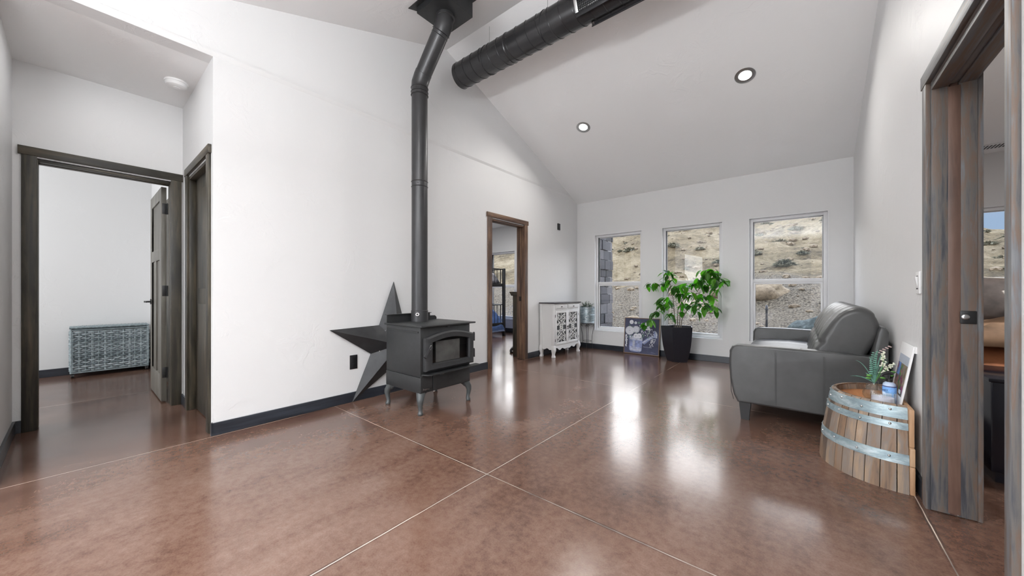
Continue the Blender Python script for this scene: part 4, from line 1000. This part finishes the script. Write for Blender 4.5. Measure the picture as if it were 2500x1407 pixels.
for (y0, y1) in ((CY0+pw+.002, ym-.014), (ym+.014, CY1-pw-.002)):
    b = MB(); b.use('paint'); b.box((CX1-.014, y0, .770), (CX1+.004, y1, .840), .003); b.box((CX1+.003, y0+.02, .780), (CX1+.007, y1-.02, .830), .002); dw = part('drawer', b, None, ca)
    b = MB(); b.use('bronze'); yc = (y0+y1)/2; b.box((CX1+.004, yc-.018, .800), (CX1+.012, yc+.018, .810), .003); b.ball((CX1+.016, yc, .805), .008); part('knob', b, None, dw)
def scroll(mb, T, r=.0042):
    def sp(cx_, cy_, r0, r1, a0, a1, n=22, pre=()):
        p = [Vector((u, v_, 0)) for u, v_ in pre]+[Vector((cx_+(r0+(r1-r0)*k/n)*cos(R(a0+(a1-a0)*k/n)), cy_+(r0+(r1-r0)*k/n)*sin(R(a0+(a1-a0)*k/n)), 0)) for k in range(n+1)]; return p
    curves = [sp(.052, .165, .045, .012, 10, 470, pre=((.004, .100),)) , sp(.044, .060, .030, .009, 120, -330, pre=((.086, .150), (.070, .100))), sp(.092, .050, .022, .007, 200, -200, pre=()), sp(.086, .215, .020, .006, 250, -120, pre=((.105, .12), (.098, .17)))]
    for sx_ in (-1, 1):
        for sy_ in (-1, 1):
            for c__ in curves:
                mb.tube([T @ Vector((p.x*sx_, p.y*sy_, 0)) for p in c__], r, 6, flat=1)
    mb.tube([T @ Vector((.034*cos(2*PI*k/24), .052*sin(2*PI*k/24), 0)) for k in range(24)], r, 6, closed=True)
    mb.tube([T @ Vector((.016*cos(2*PI*k/16), .026*sin(2*PI*k/16), 0)) for k in range(16)], r, 6, closed=True)
    for sy_ in (-1, 1): mb.tube([T @ Vector((0, sy_*.05, 0)), T @ Vector((0, sy_*.235, 0))], r*.7, 6)
for i_, (y0, y1) in enumerate(((CY0+pw+.002, ym-.001), (ym+.001, CY1-pw-.002))):
    z0, z1 = .192, .744; fw_ = .042; b = MB(); b.use('paint')
    b.box((CX1-.014, y0, z0), (CX1+.004, y0+fw_, z1), .002); b.box((CX1-.014, y1-fw_, z0), (CX1+.004, y1, z1), .002); b.box((CX1-.014, y0+fw_, z0), (CX1+.004, y1-fw_, z0+fw_), .002); b.box((CX1-.014, y0+fw_, z1-fw_), (CX1+.004, y1-fw_, z1), .002)
    dr_ = part('door', b, None, ca)
    b = MB(); b.use('mirror'); b.box((CX1-.012, y0+fw_-.002, z0+fw_-.002), (CX1-.009, y1-fw_+.002, z1-fw_+.002)); part('backing_panel', b, None, dr_)
    b = MB(); b.use('paint'); yc = (y0+y1)/2; wsc = (y1-y0-2*fw_)/.232; T = Matrix(((0, 0, 1, CX1-.003), (wsc, 0, 0, yc), (0, .985, 0, (z0+z1)/2), (0, 0, 0, 1))); scroll(b, T, .0062); part('scrollwork', b, None, dr_)
    b = MB(); b.use('bronze'); yk = y1-.018 if i_ == 0 else y0+.018; b.ball((CX1+.014, yk, .475), .010, (1, 1.1, 1)); b.ball((CX1+.010, yk, .438), .006, (.7, 1, 2.6)); part('knob', b, None, dr_)
    for z in (.27, .66):
        b = MB(); b.use('bronze'); yh = y0-.003 if i_ == 0 else y1+.003; b.box((CX1-.002, yh-.005, z-.022), (CX1+.006, yh+.005, z+.022), .002); part('hinge', b, None, dr_)

# ============================================================ PLANT STAND, BUCKET AND SMALL PLANT
KC = (-3.035, 5.865)
o = thing('plant_stand', 'black wire plant stand in the corner under the galvanized bucket', 'plant stand', (*KC, 0))
def ringp(r_, z, n=28): return [(KC[0]+r_*cos(2*PI*k/n), KC[1]+r_*sin(2*PI*k/n), z) for k in range(n)]
b = MB(); b.use('blackmetal'); b.tube(ringp(.118, .478), .005, 8, closed=True); b.tube(ringp(.122, .455), .003, 6, closed=True)
for k in range(3): a = k*PI/3; b.tube([(KC[0]-.118*cos(a), KC[1]-.118*sin(a), .477), (KC[0]+.118*cos(a), KC[1]+.118*sin(a), .477)], .003, 6)
part('top_ring', b, None, o)
for k in range(4):
    a = k*PI/2+.35; ca_, sa = cos(a), sin(a); b = MB(); b.use('blackmetal')
    pth = [(.118, .478), (.112, .40), (.088, .28), (.080, .16), (.088, .06), (.100, .006)]
    b.tube([(KC[0]+r_*ca_, KC[1]+r_*sa, z) for r_, z in pth], .0042, 8)
    b.tube([(KC[0]+(.10+.02*cos(t))*ca_-.028*sin(t)*sa, KC[1]+(.10+.02*cos(t))*sa+.028*sin(t)*ca_, .435+.016*cos(t)) for t in [j*PI/5 for j in range(10)]], .0026, 6, closed=True)
    part('leg', b, None, o)
b = MB(); b.use('blackmetal'); b.tube(ringp(.082, .16), .003, 6, closed=True); part('stretcher_ring', b, None, o)
o = thing('galvanized_bucket', 'galvanized metal bucket with a leafy plant on the wire stand', 'bucket', (*KC, .483))
b = MB(); b.use('bucket'); b.lathe([(0, .0), (.120, .0), (.124, .004), (.124, .02), (.127, .023), (.124, .026), (.128, .15), (.131, .153), (.128, .156), (.131, .250), (.134, .253), (.131, .256), (.131, .290), (.135, .295), (.128, .297), (.126, .27), (.0, .265)], (*KC, .4835), 40, cap=False); part('bucket_wall', b, None, o)
b = MB(); b.use('plastic_white'); b.tube([(KC[0]+.05+.03*cos(t), KC[1]-.1215-.004*sin(t), .585+.022*sin(t)) for t in [R(70+j*20) for j in range(12)]], .005, 8); part('handle', b, None, o)
M['leafdark'] = plain('dusty dark green leaf', (.045, .085, .05), .5, 0, .3, 50); M['leaflight'] = plain('light green leaf', (.16, .24, .15), .5, 0, .2, 50)
b = MB(); rd = random.Random(3)
def leaf(mb, p, d, up, L_, w_, fold=.25, droop=.3):
    d = Vector(d).normalized(); s_ = d.cross(Vector(up)); s_ = s_.normalized() if s_.length > 1e-4 else d.orthogonal().normalized(); n_ = s_.cross(d); rows_ = []
    for i in range(7):
        t = i/6; ww = w_*(sin(PI*min(1, t*.96+.02))**.75)*(1-.25*t); c_ = Vector(p)+d*L_*t-n_*(droop*L_*t*t)
        rows_.append([c_-s_*ww+n_*fold*ww, c_-s_*ww*.5+n_*fold*ww*.35, c_, c_+s_*ww*.5+n_*fold*ww*.35, c_+s_*ww+n_*fold*ww])
    mb.loft(rows_, closed=False)
for k in range(26):
    a = rd.uniform(0, 2*PI); r_ = rd.uniform(.02, .10); top = Vector((KC[0]+r_*cos(a)*1.3, KC[1]+r_*sin(a)*1.1, .80+rd.uniform(.0, .085)-r_*.25)); b0 = Vector((KC[0]+r_*.5*cos(a), KC[1]+r_*.5*sin(a), .745))
    b.use('leafdark'); b.tube([b0, b0.lerp(top, .6)+Vector((0, 0, .01)), top], .0018, 5)
    for j in range(9):
        q = b0.lerp(top, .35+.65*j/8); aa = a+rd.uniform(-2, 2); b.use('leafdark' if rd.random() < .7 else 'leaflight'); leaf(b, q, (cos(aa), sin(aa), rd.uniform(-.2, .7)), (0, 0, 1), rd.uniform(.022, .036), .0085, .3, .2)
part('foliage', b, None, o)

# ============================================================ LEANING PAINTING
pa = thing('canvas_painting', 'navy painting of white flowers in a watering can leaning under the window', 'painting', (-2.09, 5.99, 0))
vv = Vector((0, .062, .600)).normalized(); uu = Vector((1, 0, 0)); n3 = uu.cross(vv)
T = Matrix(((1, vv.x, n3.x, -2.395), (0, vv.y, n3.y, 5.962), (0, vv.z, n3.z, .004), (0, 0, 0, 1)))
sg = -1 if n3.y > 0 else 1
PWd, PHt = .588, .605
M['oak'] = plain('thin oak frame', (.24, .16, .11), .5); M['cv'] = plain('slate navy canvas', (.060, .066, .125), .6, 0, .18, 9)
b = MB(); b.use('oak'); d0, d1 = sorted((.014*sg, -.018*sg))
for q0, q1 in (((0, 0), (.012, PHt)), ((PWd-.012, 0), (PWd, PHt)), ((.012, 0), (PWd-.012, .012)), ((.012, PHt-.012), (PWd-.012, PHt))): b.box((*q0, d0), (*q1, d1), .001, T)
part('frame', b, None, pa)
b = MB(); b.use('cv'); d0, d1 = sorted((.009*sg, -.014*sg)); b.box((.011, .011, d0), (PWd-.011, PHt-.011, d1), 0, T)
M['canblue'] = plain('painted pale blue tin', (.24, .28, .48), .6, 0, .25, 25); M['canlight'] = plain('painted light tin', (.48, .50, .60), .6, 0, .15, 25); M['petal'] = plain('painted white petals', (.72, .73, .78), .6, 0, .12, 60); M['pgreen'] = plain('painted sage leaves', (.12, .20, .17), .6, 0, .2); M['pdark'] = plain('painted dark centre', (.10, .10, .16), .6)
lay = [0]
def flat(m_, pts):
    lay[0] += 1; b.use(m_); z = (.0095+lay[0]*.00004)*sg; b.poly([T @ Vector((x, y, z)) for x, y in pts])
def disc(m_, x, y, rx, ry=None, n=16, a0=0): flat(m_, [(x+rx*cos(2*PI*k/n+a0), y+(ry or rx)*sin(2*PI*k/n+a0)) for k in range(n)])
rd = random.Random(12)
flat('canblue', [(.300, .20), (.345, .165), (.505, .305), (.485, .325), (.39, .275)])
flat('canlight', [(.31, .20), (.33, .185), (.49, .315), (.48, .322)])
for k in range(9): a = R(-40+k*14); disc('canlight', .50+.045*cos(a)-.005, .335+.06*sin(a), .014, .012)
flat('canblue', [(.497, .29), (.535, .275), (.515, .40), (.485, .39)])
flat('canblue', [(.095, .06), (.13, .035), (.27, .032), (.305, .055), (.318, .285), (.09, .300)])
flat('canlight', [(.10, .235), (.315, .225), (.317, .29), (.092, .30)]); flat('canlight', [(.10, .10), (.305, .092), (.303, .105), (.102, .115)]); flat('canlight', [(.115, .052), (.29, .048), (.30, .085), (.11, .092)]); flat('canlight', [(.15, .12), (.19, .12), (.19, .22), (.15, .22)])
flat('canlight', [(.33, .128), (.47, .120), (.47, .124), (.33, .133)])
for k in range(46): x, y = rd.uniform(.08, .44), rd.uniform(.27, .53); disc('pgreen', x, y, rd.uniform(.006, .012), rd.uniform(.012, .026), 8, rd.uniform(0, 3))
def daisy(x, y, r_, n=18):
    for k in range(n): a = 2*PI*k/n; flat('petal', [(x+r_*.2*cos(a-.2), y+r_*.2*sin(a-.2)), (x+r_*cos(a-.1), y+r_*sin(a-.1)), (x+r_*1.05*cos(a), y+r_*1.05*sin(a)), (x+r_*cos(a+.1), y+r_*sin(a+.1)), (x+r_*.2*cos(a+.2), y+r_*.2*sin(a+.2))])
    disc('canlight', x, y, r_*.80)
    for q_ in (.78, .52, .28):
        for k in range(n): a = 2*PI*(k+q_)/n; flat('petal', [(x+r_*.1*cos(a), y+r_*.1*sin(a)), (x+r_*q_*cos(a-.09), y+r_*q_*sin(a-.09)), (x+r_*q_*1.06*cos(a), y+r_*q_*1.06*sin(a)), (x+r_*q_*cos(a+.09), y+r_*q_*sin(a+.09))])
daisy(.095, .385, .072, 26); daisy(.205, .410, .058); disc('petal', .125, .53, .036); disc('petal', .195, .52, .023); disc('canlight', .195, .52, .012)
for x, y in ((.205, .300), (.262, .305)): disc('petal', x, y, .042); disc('pdark', x, y, .008); disc('canlight', x, y, .0045)
for k in range(120):
    t = rd.random(); x = .26+.26*t+rd.uniform(-.05, .05); y = .46-.20*t+rd.uniform(-.09, .09); disc('petal', x, y, rd.uniform(.003, .008), None, 8)
for k in range(26): disc('petal', .385+rd.uniform(-.02, .05), .50+rd.uniform(-.09, .02), rd.uniform(.008, .016), None, 10)
for k in range(26): t = k/25; disc('petal', .048+rd.uniform(-.016, .018)*(1-.5*t), .31-.19*t, .008, .013, 8); disc('petal', .47+rd.uniform(-.05, .05)*(1-t*.5), .27-.13*t, .006, .007, 8)
for k in range(5): flat('canlight', [(.46+k*.016, .055-k*.004), (.474+k*.016, .052-k*.004), (.472+k*.016, .049-k*.004)])
part('canvas', b, None, pa, smooth=0)

# ============================================================ POTTED PLANT
QC = (-1.475, 5.775)
pl_ = thing('potted_plant', 'tall leafy green plant in a black faceted pot before the middle window', 'potted plant', (*QC, 0))
M['potblack'] = plain('matte charcoal pot', (.016, .016, .022), .38, 0, .05, 20)
M['soil'] = plain('dark soil', (.04, .028, .02), .95, 0, .3, 60, .004)
b = MB(); b.use('potblack'); va = math.atan2(-QC[1], -QC[0]); off = va+R(18)+PI/5
def pent(r_, z): return [(QC[0]+r_*cos(off+2*PI*k/5), QC[1]+r_*sin(off+2*PI*k/5), z) for k in range(5)]
b.loft([pent(r_, z) for r_, z in ((.150, 0), (.153, .006), (.188, .12), (.212, .24), (.227, .36), (.235, .48), (.238, .524), (.234, .528), (.226, .526), (.222, .46), (.10, .455))], cap=True)
part('pot', b, None, pl_, smooth=12)
b = MB(); b.use('soil'); b.loft([pent(.224, .462), pent(.224, .470)]); part('soil', b, None, pl_)
def leafmat():
    m, n, b = mat('glossy green leaf'); g = nn(n, 'ShaderNodeNewGeometry'); v = coords(n)
    f_ = mathn(n, 'ADD', mathn(n, 'MULTIPLY', g.outputs['Random Per Island'], .75), mathn(n, 'MULTIPLY', noisef(n, v, 9, 3), .3))
    c_ = ramp(n, f_, [(.15, (.022, .065, .012)), (.5, (.045, .145, .014)), (.85, (.11, .28, .022))]); lk(n, c_, b.inputs['Base Color']); sock(b, Roughness=.38)
    tr = nn(n, 'ShaderNodeBsdfTranslucent'); lk(n, mixc(n, 1.0, c_, (1.0, 1.9, .5), 'MULTIPLY'), tr.inputs[0]); mx = nn(n, 'ShaderNodeMixShader', {0: .50})
    lk(n, b.outputs[0], mx.inputs[1]); lk(n, tr.outputs[0], mx.inputs[2]); lk(n, mx.outputs[0], [x for x in n.nodes if x.type == 'OUTPUT_MATERIAL'][0].inputs[0]); return m
M['leaf'] = leafmat(); M['bark'] = plain('pale grey brown stem', (.17, .14, .11), .7, 0, .2, 30)
stems = [((-.035, 0), [(-1.525, .70), (-1.545, .95), (-1.585, 1.15), (-1.62, 1.32)]), ((.01, .02), [(-1.455, .68), (-1.440, .90), (-1.40, 1.06), (-1.36, 1.18)]), ((.04, -.01), [(-1.42, .62), (-1.33, .80), (-1.22, 1.02), (-1.13, 1.22), (-1.05, 1.36)]), ((-.01, .01), [(-1.485, .66), (-1.48, .80), (-1.40, .93), (-1.28, 1.0)])]
br = [[(-1.525, .78), (-1.62, .86), (-1.74, .82), (-1.84, .66), (-1.90, .56)], [(-1.57, 1.08), (-1.68, 1.16), (-1.80, 1.17), (-1.92, 1.12)], [(-1.33, .80), (-1.18, .88), (-1.04, .84), (-.95, .80)], [(-1.13, 1.22), (-1.0, 1.25), (-.88, 1.20), (-.83, 1.17)], [(-1.22, 1.02), (-1.10, 1.06), (-1.0, 1.05)]]
for (ox, oy), pts in stems:
    b = MB(); b.use('bark'); b.tube([(QC[0]+ox, QC[1]+oy, .46)]+[(x, QC[1]+oy*2, z) for x, z in pts], [.007, .0055, .005, .0045, .004, .004][:len(pts)+1], 8); part('stem', b, None, pl_)
b = MB(); b.use('bark'); rd = random.Random(21)
for pts in br: b.tube([(x, QC[1]-.02*i, z) for i, (x, z) in enumerate(pts)], .003, 6)
b.use('leaf')
cl = [(-1.62, 1.345, .11, 10), (-1.60, 1.25, .11, 8), (-1.56, 1.12, .08, 6), (-1.84, 1.165, .08, 5), (-1.72, 1.18, .08, 5), (-1.90, 1.13, .05, 3), (-1.38, 1.15, .11, 7), (-1.24, 1.17, .10, 6), (-1.46, 1.13, .08, 4), (-1.10, 1.33, .13, 13), (-1.00, 1.34, .10, 9), (-.95, 1.24, .10, 9), (-.84, 1.19, .05, 3), (-1.16, 1.22, .10, 9), (-1.08, 1.14, .09, 7), (-.95, 1.09, .07, 4), (-1.40, 1.02, .10, 9), (-1.29, 1.00, .10, 9), (-1.15, .98, .10, 8), (-1.05, .98, .07, 5), (-1.38, .87, .09, 7), (-1.24, .87, .09, 8), (-1.10, .86, .10, 9), (-.99, .82, .08, 6), (-1.20, .76, .06, 4), (-1.38, .76, .05, 3), (-1.64, .92, .11, 11), (-1.72, .86, .10, 9), (-1.58, .85, .08, 6), (-1.80, .72, .07, 6), (-1.86, .60, .06, 4), (-1.90, .55, .05, 3), (-1.58, .70, .08, 6)]
for (x, z, s_, n) in cl:
    for k in range(int(n*1.35)):
        a = rd.uniform(0, 2*PI); p = Vector((x+rd.uniform(-1, 1)*s_*.55, QC[1]+rd.uniform(-.14, .12), z+rd.uniform(-.5, .6)*s_*.7))
        if z < .7 and x < -1.75: p.y -= .08
        d = Vector((cos(a)*.8, sin(a)*.55-.12, rd.uniform(-.95, -.05))); leaf(b, p, d, (0, 0, 1), rd.uniform(.095, .145), rd.uniform(.033, .046), .22, rd.uniform(.1, .5))
fo = part('foliage', b, None, pl_, smooth=180)

# ============================================================ WICKER CART
wc = thing('wicker_cart', 'blue-grey wicker storage cart on casters beyond the alcove doorway', 'storage cart', (-6.98, .285, 0))
WX0, WX1, WY0, WY1, WZ0, WZ1 = -7.13, -6.862, -.040, .612, .060, .612
def wick():
    m, n, b = mat('blue grey synthetic wicker'); g = nn(n, 'ShaderNodeNewGeometry'); v = coords(n, (1, 1, 1)); a = noisef(n, v, 30, 5, .6)
    f_ = mathn(n, 'ADD', mathn(n, 'MULTIPLY', g.outputs['Random Per Island'], .4), mathn(n, 'MULTIPLY', a, .6))
    lk(n, ramp(n, f_, [(.3, (.11, .145, .155)), (.5, (.26, .32, .34)), (.7, (.46, .52, .54))]), b.inputs['Base Color']); sock(b, Roughness=.5); return m
M['wicker'] = wick(); M['liner'] = plain('pale liner', (.55, .60, .68), .6)
b = MB(); b.use('wicker')
for x in (WX0, WX1):
    for y in (WY0, WY1): b.cyl((x, y, WZ0-.005), (x, y, WZ1), .011, seg=10)
for x in (WX0, WX1): 
    for z in (WZ0, WZ1-.035): b.tube([(x, WY0, z), (x, WY1, z)], .009, 8)
for y in (WY0, WY1):
    for z in (WZ0, WZ1-.035): b.tube([(WX0, y, z), (WX1, y, z)], .009, 8)
part('frame', b, None, wc)
def weave(plane, c0, lo, hi, z0, z1, n, rows_, sgn_):
    mb = MB(); mb.use('wicker')
    def P(t, z, d_): return (c0+d_*sgn_, t, z) if plane == 'X' else (t, c0+d_*sgn_, z)
    for k in range(n+1):
        t = lo+(hi-lo)*k/n
        for q in (-.0045, .0045): mb.tube([P(t+q, z0, .006), P(t+q, z1, .006)], .0044, 6)
    for r_ in range(rows_):
        z = z0+(z1-z0)*(r_+.5)/rows_; pth = []; ph = r_ % 2; tw = (r_//3) % 2; N_ = n*6
        for j in range(N_+1):
            t = lo+(hi-lo)*j/N_; pth.append(P(t, z+(.0055*sin(j/6*2*PI+r_) if tw else 0), .002+.0105*cos(PI*(j/6)+PI*ph)))
        mb.tube(pth, .0088 if not tw else .0075, 6)
    return mb
part('front_panel', weave('X', WX1, WY0+.01, WY1-.01, WZ0+.01, WZ1-.05, 12, 20, 1), None, wc)
part('side_panel', weave('Y', WY0, WX0+.01, WX1-.01, WZ0+.01, WZ1-.05, 5, 20, -1), None, wc)
part('side_panel', weave('Y', WY1, WX0+.01, WX1-.01, WZ0+.01, WZ1-.05, 5, 20, 1), None, wc)
b = MB(); b.use('liner'); b.box((WX0+.01, WY0+.012, WZ0+.01), (WX1-.012, WY1-.012, WZ1-.07)); part('liner', b, None, wc, 'pale liner seen through the weave')
b = MB(); b.use('wicker')
for k in range(13): x = WX0-.008+(WX1-WX0+.016)*k/12; b.tube([(x, WY0-.012+(WY1-WY0+.024)*j/40, WZ1-.006+.003*cos(PI*(j+k))) for j in range(41)], .011, 6)
part('lid', b, None, wc)
for x in (WX0+.01, WX1-.01):
    for y in (WY0+.01, WY1-.01):
        b = MB(); b.use('black'); b.cyl((x, y, .05), (x, y, .062), .012, seg=12); b.box((x-.014, y-.018, .022), (x+.014, y-.012, .052), .002); b.box((x-.014, y+.012, .022), (x+.014, y+.018, .052), .002); b.cyl((x, y-.011, .0255), (x, y+.011, .0255), .025, seg=20)
        b.use('nickel'); b.tube([(x+.0165, y-.002, .0255), (x+.0175, y+.002, .0255)], .001, 6); b.lathe([(.015, -.0125), (.020, -.0125), (.020, .0125), (.015, .0125)], (0, 0, 0), 20, Matrix.Translation((x, y, .0255)) @ Matrix.Rotation(PI/2, 4, 'X'), cap=False); part('caster', b, None, wc)

# ============================================================ MIDDLE BEDROOM
bk = thing('bunk_bed', 'dark metal bunk bed seen through the middle doorway', 'bunk bed', (-6.3, 5.95, 0))
bxs = (-7.10, -5.525); bys = (5.46, 6.445)
for x in bxs:
    for y in bys:
        b = MB(); b.use('stovecast'); b.box((x-.03, y-.03, 0), (x+.03, y+.03, 1.60), .006); part('post', b, None, bk)
for z0, nm in ((.30, 'lower_frame'), (1.22, 'upper_frame')):
    b = MB(); b.use('blackmetal')
    for y in bys: b.box((bxs[0], y-.015, z0-.05), (bxs[1], y+.015, z0+.02), .003)
    for x in bxs: b.box((x-.015, bys[0], z0-.05), (x+.015, bys[1], z0+.02), .003)
    b.box((bxs[0], bys[0], z0-.02), (bxs[1], bys[1], z0-.01)); part(nm, b, None, bk)
for z0, z1, nm in ((.32, .74, 'end_rail'), (1.24, 1.58, 'guard_rail')):
    b = MB(); b.use('blackmetal')
    for y in bys:
        b.tube([(bxs[0], y, z1), (bxs[1], y, z1)], .011, 8)
        for k in range(1, 14): x = bxs[0]+(bxs[1]-bxs[0])*k/14; b.tube([(x, y, z0), (x, y, z1)], .006, 6)
    for x in bxs:
        b.tube([(x, bys[0], z1), (x, bys[1], z1)], .011, 8)
        for k in range(1, 9): y = bys[0]+(bys[1]-bys[0])*k/9; b.tube([(x, y, z0), (x, y, z1)], .006, 6)
    part(nm, b, None, bk)
M['blue'] = plain('blue comforter', (.16, .29, .66), .8, 0, .2, 5); M['blue2'] = plain('pale blue sheet', (.36, .50, .80), .8, 0, .1, 5); M['greyfab'] = plain('grey bedding', (.25, .25, .28), .85, 0, .35, 9)
def blanket(name, m_, x0, x1, y0, y1, z0, z1, label, cat, seed, amp=.05):
    b = MB(); b.use(m_); n1 = 20; vs = bmesh.ops.create_grid(b.bm, x_segments=26, y_segments=26, size=.5)['verts']
    for v in vs:
        x, y = v.co.x*2, v.co.y*2; e_ = max(abs(x), abs(y)); h = (1-max(0, e_-.55)**2*4.9*.98); nzv = noise.fractal(Vector((x*2, y*2, seed)), 1, 2, 4)
        sq = 1 if e_ < .55 else 1-.06*((e_-.55)/.45)**2
        v.co = Vector(((x0+x1)/2+x*.5*(x1-x0)*(1.0), (y0+y1)/2+y*.5*(y1-y0), z0+(z1-z0)*max(0, h)+nzv*amp*(1 if h > .1 else .3)))
    o = b.build(name, None, None, 180); md = o.modifiers.new('thick', 'SOLIDIFY'); md.thickness = .02; tag(o, label, cat); return o
blanket('comforter', 'blue', -7.0, -5.47, 5.5, 6.42, .14, .64, 'blue comforter hanging off the lower bunk', 'comforter', 1, .04)
blanket('bed_sheet', 'blue2', -6.6, -5.455, 5.45, 6.405, .12, .34, 'pale blue sheet under the comforter on the lower bunk', 'sheet', 5, .03)
blanket('bedding_bundle', 'greyfab', -6.3, -5.60, 5.9, 6.40, 1.245, 1.48, 'grey and white bedding heaped on the upper bunk', 'bedding', 9, .05)
o = thing('bookcase', 'dark wooden bookcase against the bedroom wall inside the middle doorway', 'bookcase', (-3.58, 4.95, 0))
b = MB(); b.use('darkZ'); b.box((-3.665, 4.50, .0), (-3.476, 4.525, 1.0), .002); b.box((-3.665, 5.375, .0), (-3.476, 5.40, 1.0), .002); b.box((-3.487, 4.5, .02), (-3.476, 5.4, 1.0))
for z in (.06, .38, .70, .98): b.box((-3.66, 4.52, z), (-3.48, 5.38, z+.02), .002)
part('case', b, None, o)
b = MB(); b.use('darkY'); b.prism([(-3.476, .985), (-3.680, .985), (-3.700, 1.02), (-3.715, 1.032), (-3.715, 1.048), (-3.476, 1.048)], 'Y', 4.475, 5.425); part('crown_moulding', b, None, o)
b = MB(); b.use('black')
b.loft([[(-3.90+sx_*cos(2*PI*k/16)*a_, 4.84+sin(2*PI*k/16)*b__, z) for k in range(16)] for z, a_, b__, sx_ in ((.004, .045, .12, 1), (.03, .050, .125, 1), (.055, .047, .115, 1), (.085, .036, .075, 1), (.105, .018, .04, 1))]); b.use('plastic_white'); b.ball((-3.86, 4.735, .03), .012)
o = b.build('shoe'); tag(o, 'black shoe on the floor just inside the middle doorway', 'shoe')

# ============================================================ GUEST ROOM
M['glossnavy'] = plain('glossy dark bench', (.014, .014, .022), .16, 0, .05); M['terracotta'] = plain('terracotta quilt', (.42, .16, .07), .8, 0, .3, 5); M['taupe'] = plain('taupe velvet', (.11, .085, .075), .6, 0, .4, 5); M['tan'] = plain('tan blanket', (.33, .20, .12), .8, 0, .25, 5); M['ivory'] = plain('pale piping', (.62, .56, .50), .7)
o = thing('storage_bench', 'dark glossy chest at the foot of the bed through the right doorway', 'chest', (1.1, 3.5, 0))
b = MB(); b.use('glossnavy'); b.box((.80, 3.20, .06), (1.75, 3.74, .555), .006); b.box((.82, 3.22, 0), (1.73, 3.72, .06)); part('chest_body', b, None, o)
b = MB(); b.use('glossnavy'); b.box((.79, 3.19, .555), (1.76, 3.75, .575), .004); part('lid', b, None, o)
o = thing('bed', 'bed piled with terracotta and tan bedding through the right doorway', 'bed', (1.6, 4.8, 0))
b = MB(); b.use('glossnavy'); b.box((.82, 3.79, .0), (2.4, 5.9, .36), .01); part('bed_base', b, None, o)
b = MB(); b.use('ivory'); b.box((.84, 3.80, .36), (2.38, 5.88, .56), .05, None, 4); part('mattress', b, None, o)
blanket('quilt', 'terracotta', .80, 2.40, 3.77, 5.4, .50, .70, 'terracotta quilt spread over the bed', 'quilt', 2, .03)
blanket('folded_blanket', 'tan', .82, 2.3, 3.82, 4.9, .68, .88, 'tan blanket folded on top of the terracotta quilt', 'blanket', 4, .05)
def pillow(name, c_, sx_, sy_, sz_, rot, m_, label):
    b = MB(); b.use(m_); N_ = 14; tops = []
    for sgn_ in (1, -1):
        g_ = []
        for j in range(N_+1):
            row = []
            for i in range(N_+1):
                u, v_ = i/N_*2-1, j/N_*2-1; e_ = (1-abs(u)**3.0)*(1-abs(v_)**3.0); pin = 1-.10*(abs(u*v_))**.8*0-.06*(1-abs(v_))*abs(u)**3
                row.append(b.bm.verts.new((u*sx_*pin, v_*sy_*(1-.06*(1-abs(u))*abs(v_)**3), sgn_*sz_*max(0, e_)**.5+.012*noise.noise(Vector((u*3, v_*3, sgn_*5))))))
            g_.append(row)
        for j in range(N_):
            for i in range(N_): f_ = b.bm.faces.new((g_[j][i], g_[j][i+1], g_[j+1][i+1], g_[j+1][i])); f_.material_index = 0
    T = Matrix.LocRotScale(Vector(c_), __import__('mathutils').Euler(rot), None)
    for v in b.bm.verts: v.co = T @ v.co
    b.use('ivory'); b.tube([T @ Vector((sx_*cos(t)*(1.0 if abs(cos(t)) > .7 else 1)/max(abs(cos(t)), abs(sin(t))), sy_*sin(t)/max(abs(cos(t)), abs(sin(t))), 0)) for t in [2*PI*k/48 for k in range(48)]], .006, 6, closed=True)
    bmesh.ops.remove_doubles(b.bm, verts=b.bm.verts, dist=.004); o = b.build(name, None, None, 180); tag(o, label, 'pillow'); return o
pillow('throw_pillow', (1.10, 4.35, .98), .27, .20, .08, (R(62), R(6), R(-14)), 'taupe', 'dark taupe throw pillow with pale piping, highest on the bed')
pillow('throw_pillow', (1.34, 4.12, .96), .22, .17, .07, (R(58), R(-12), R(22)), 'taupe', 'second taupe throw pillow, lower and further right on the bed')
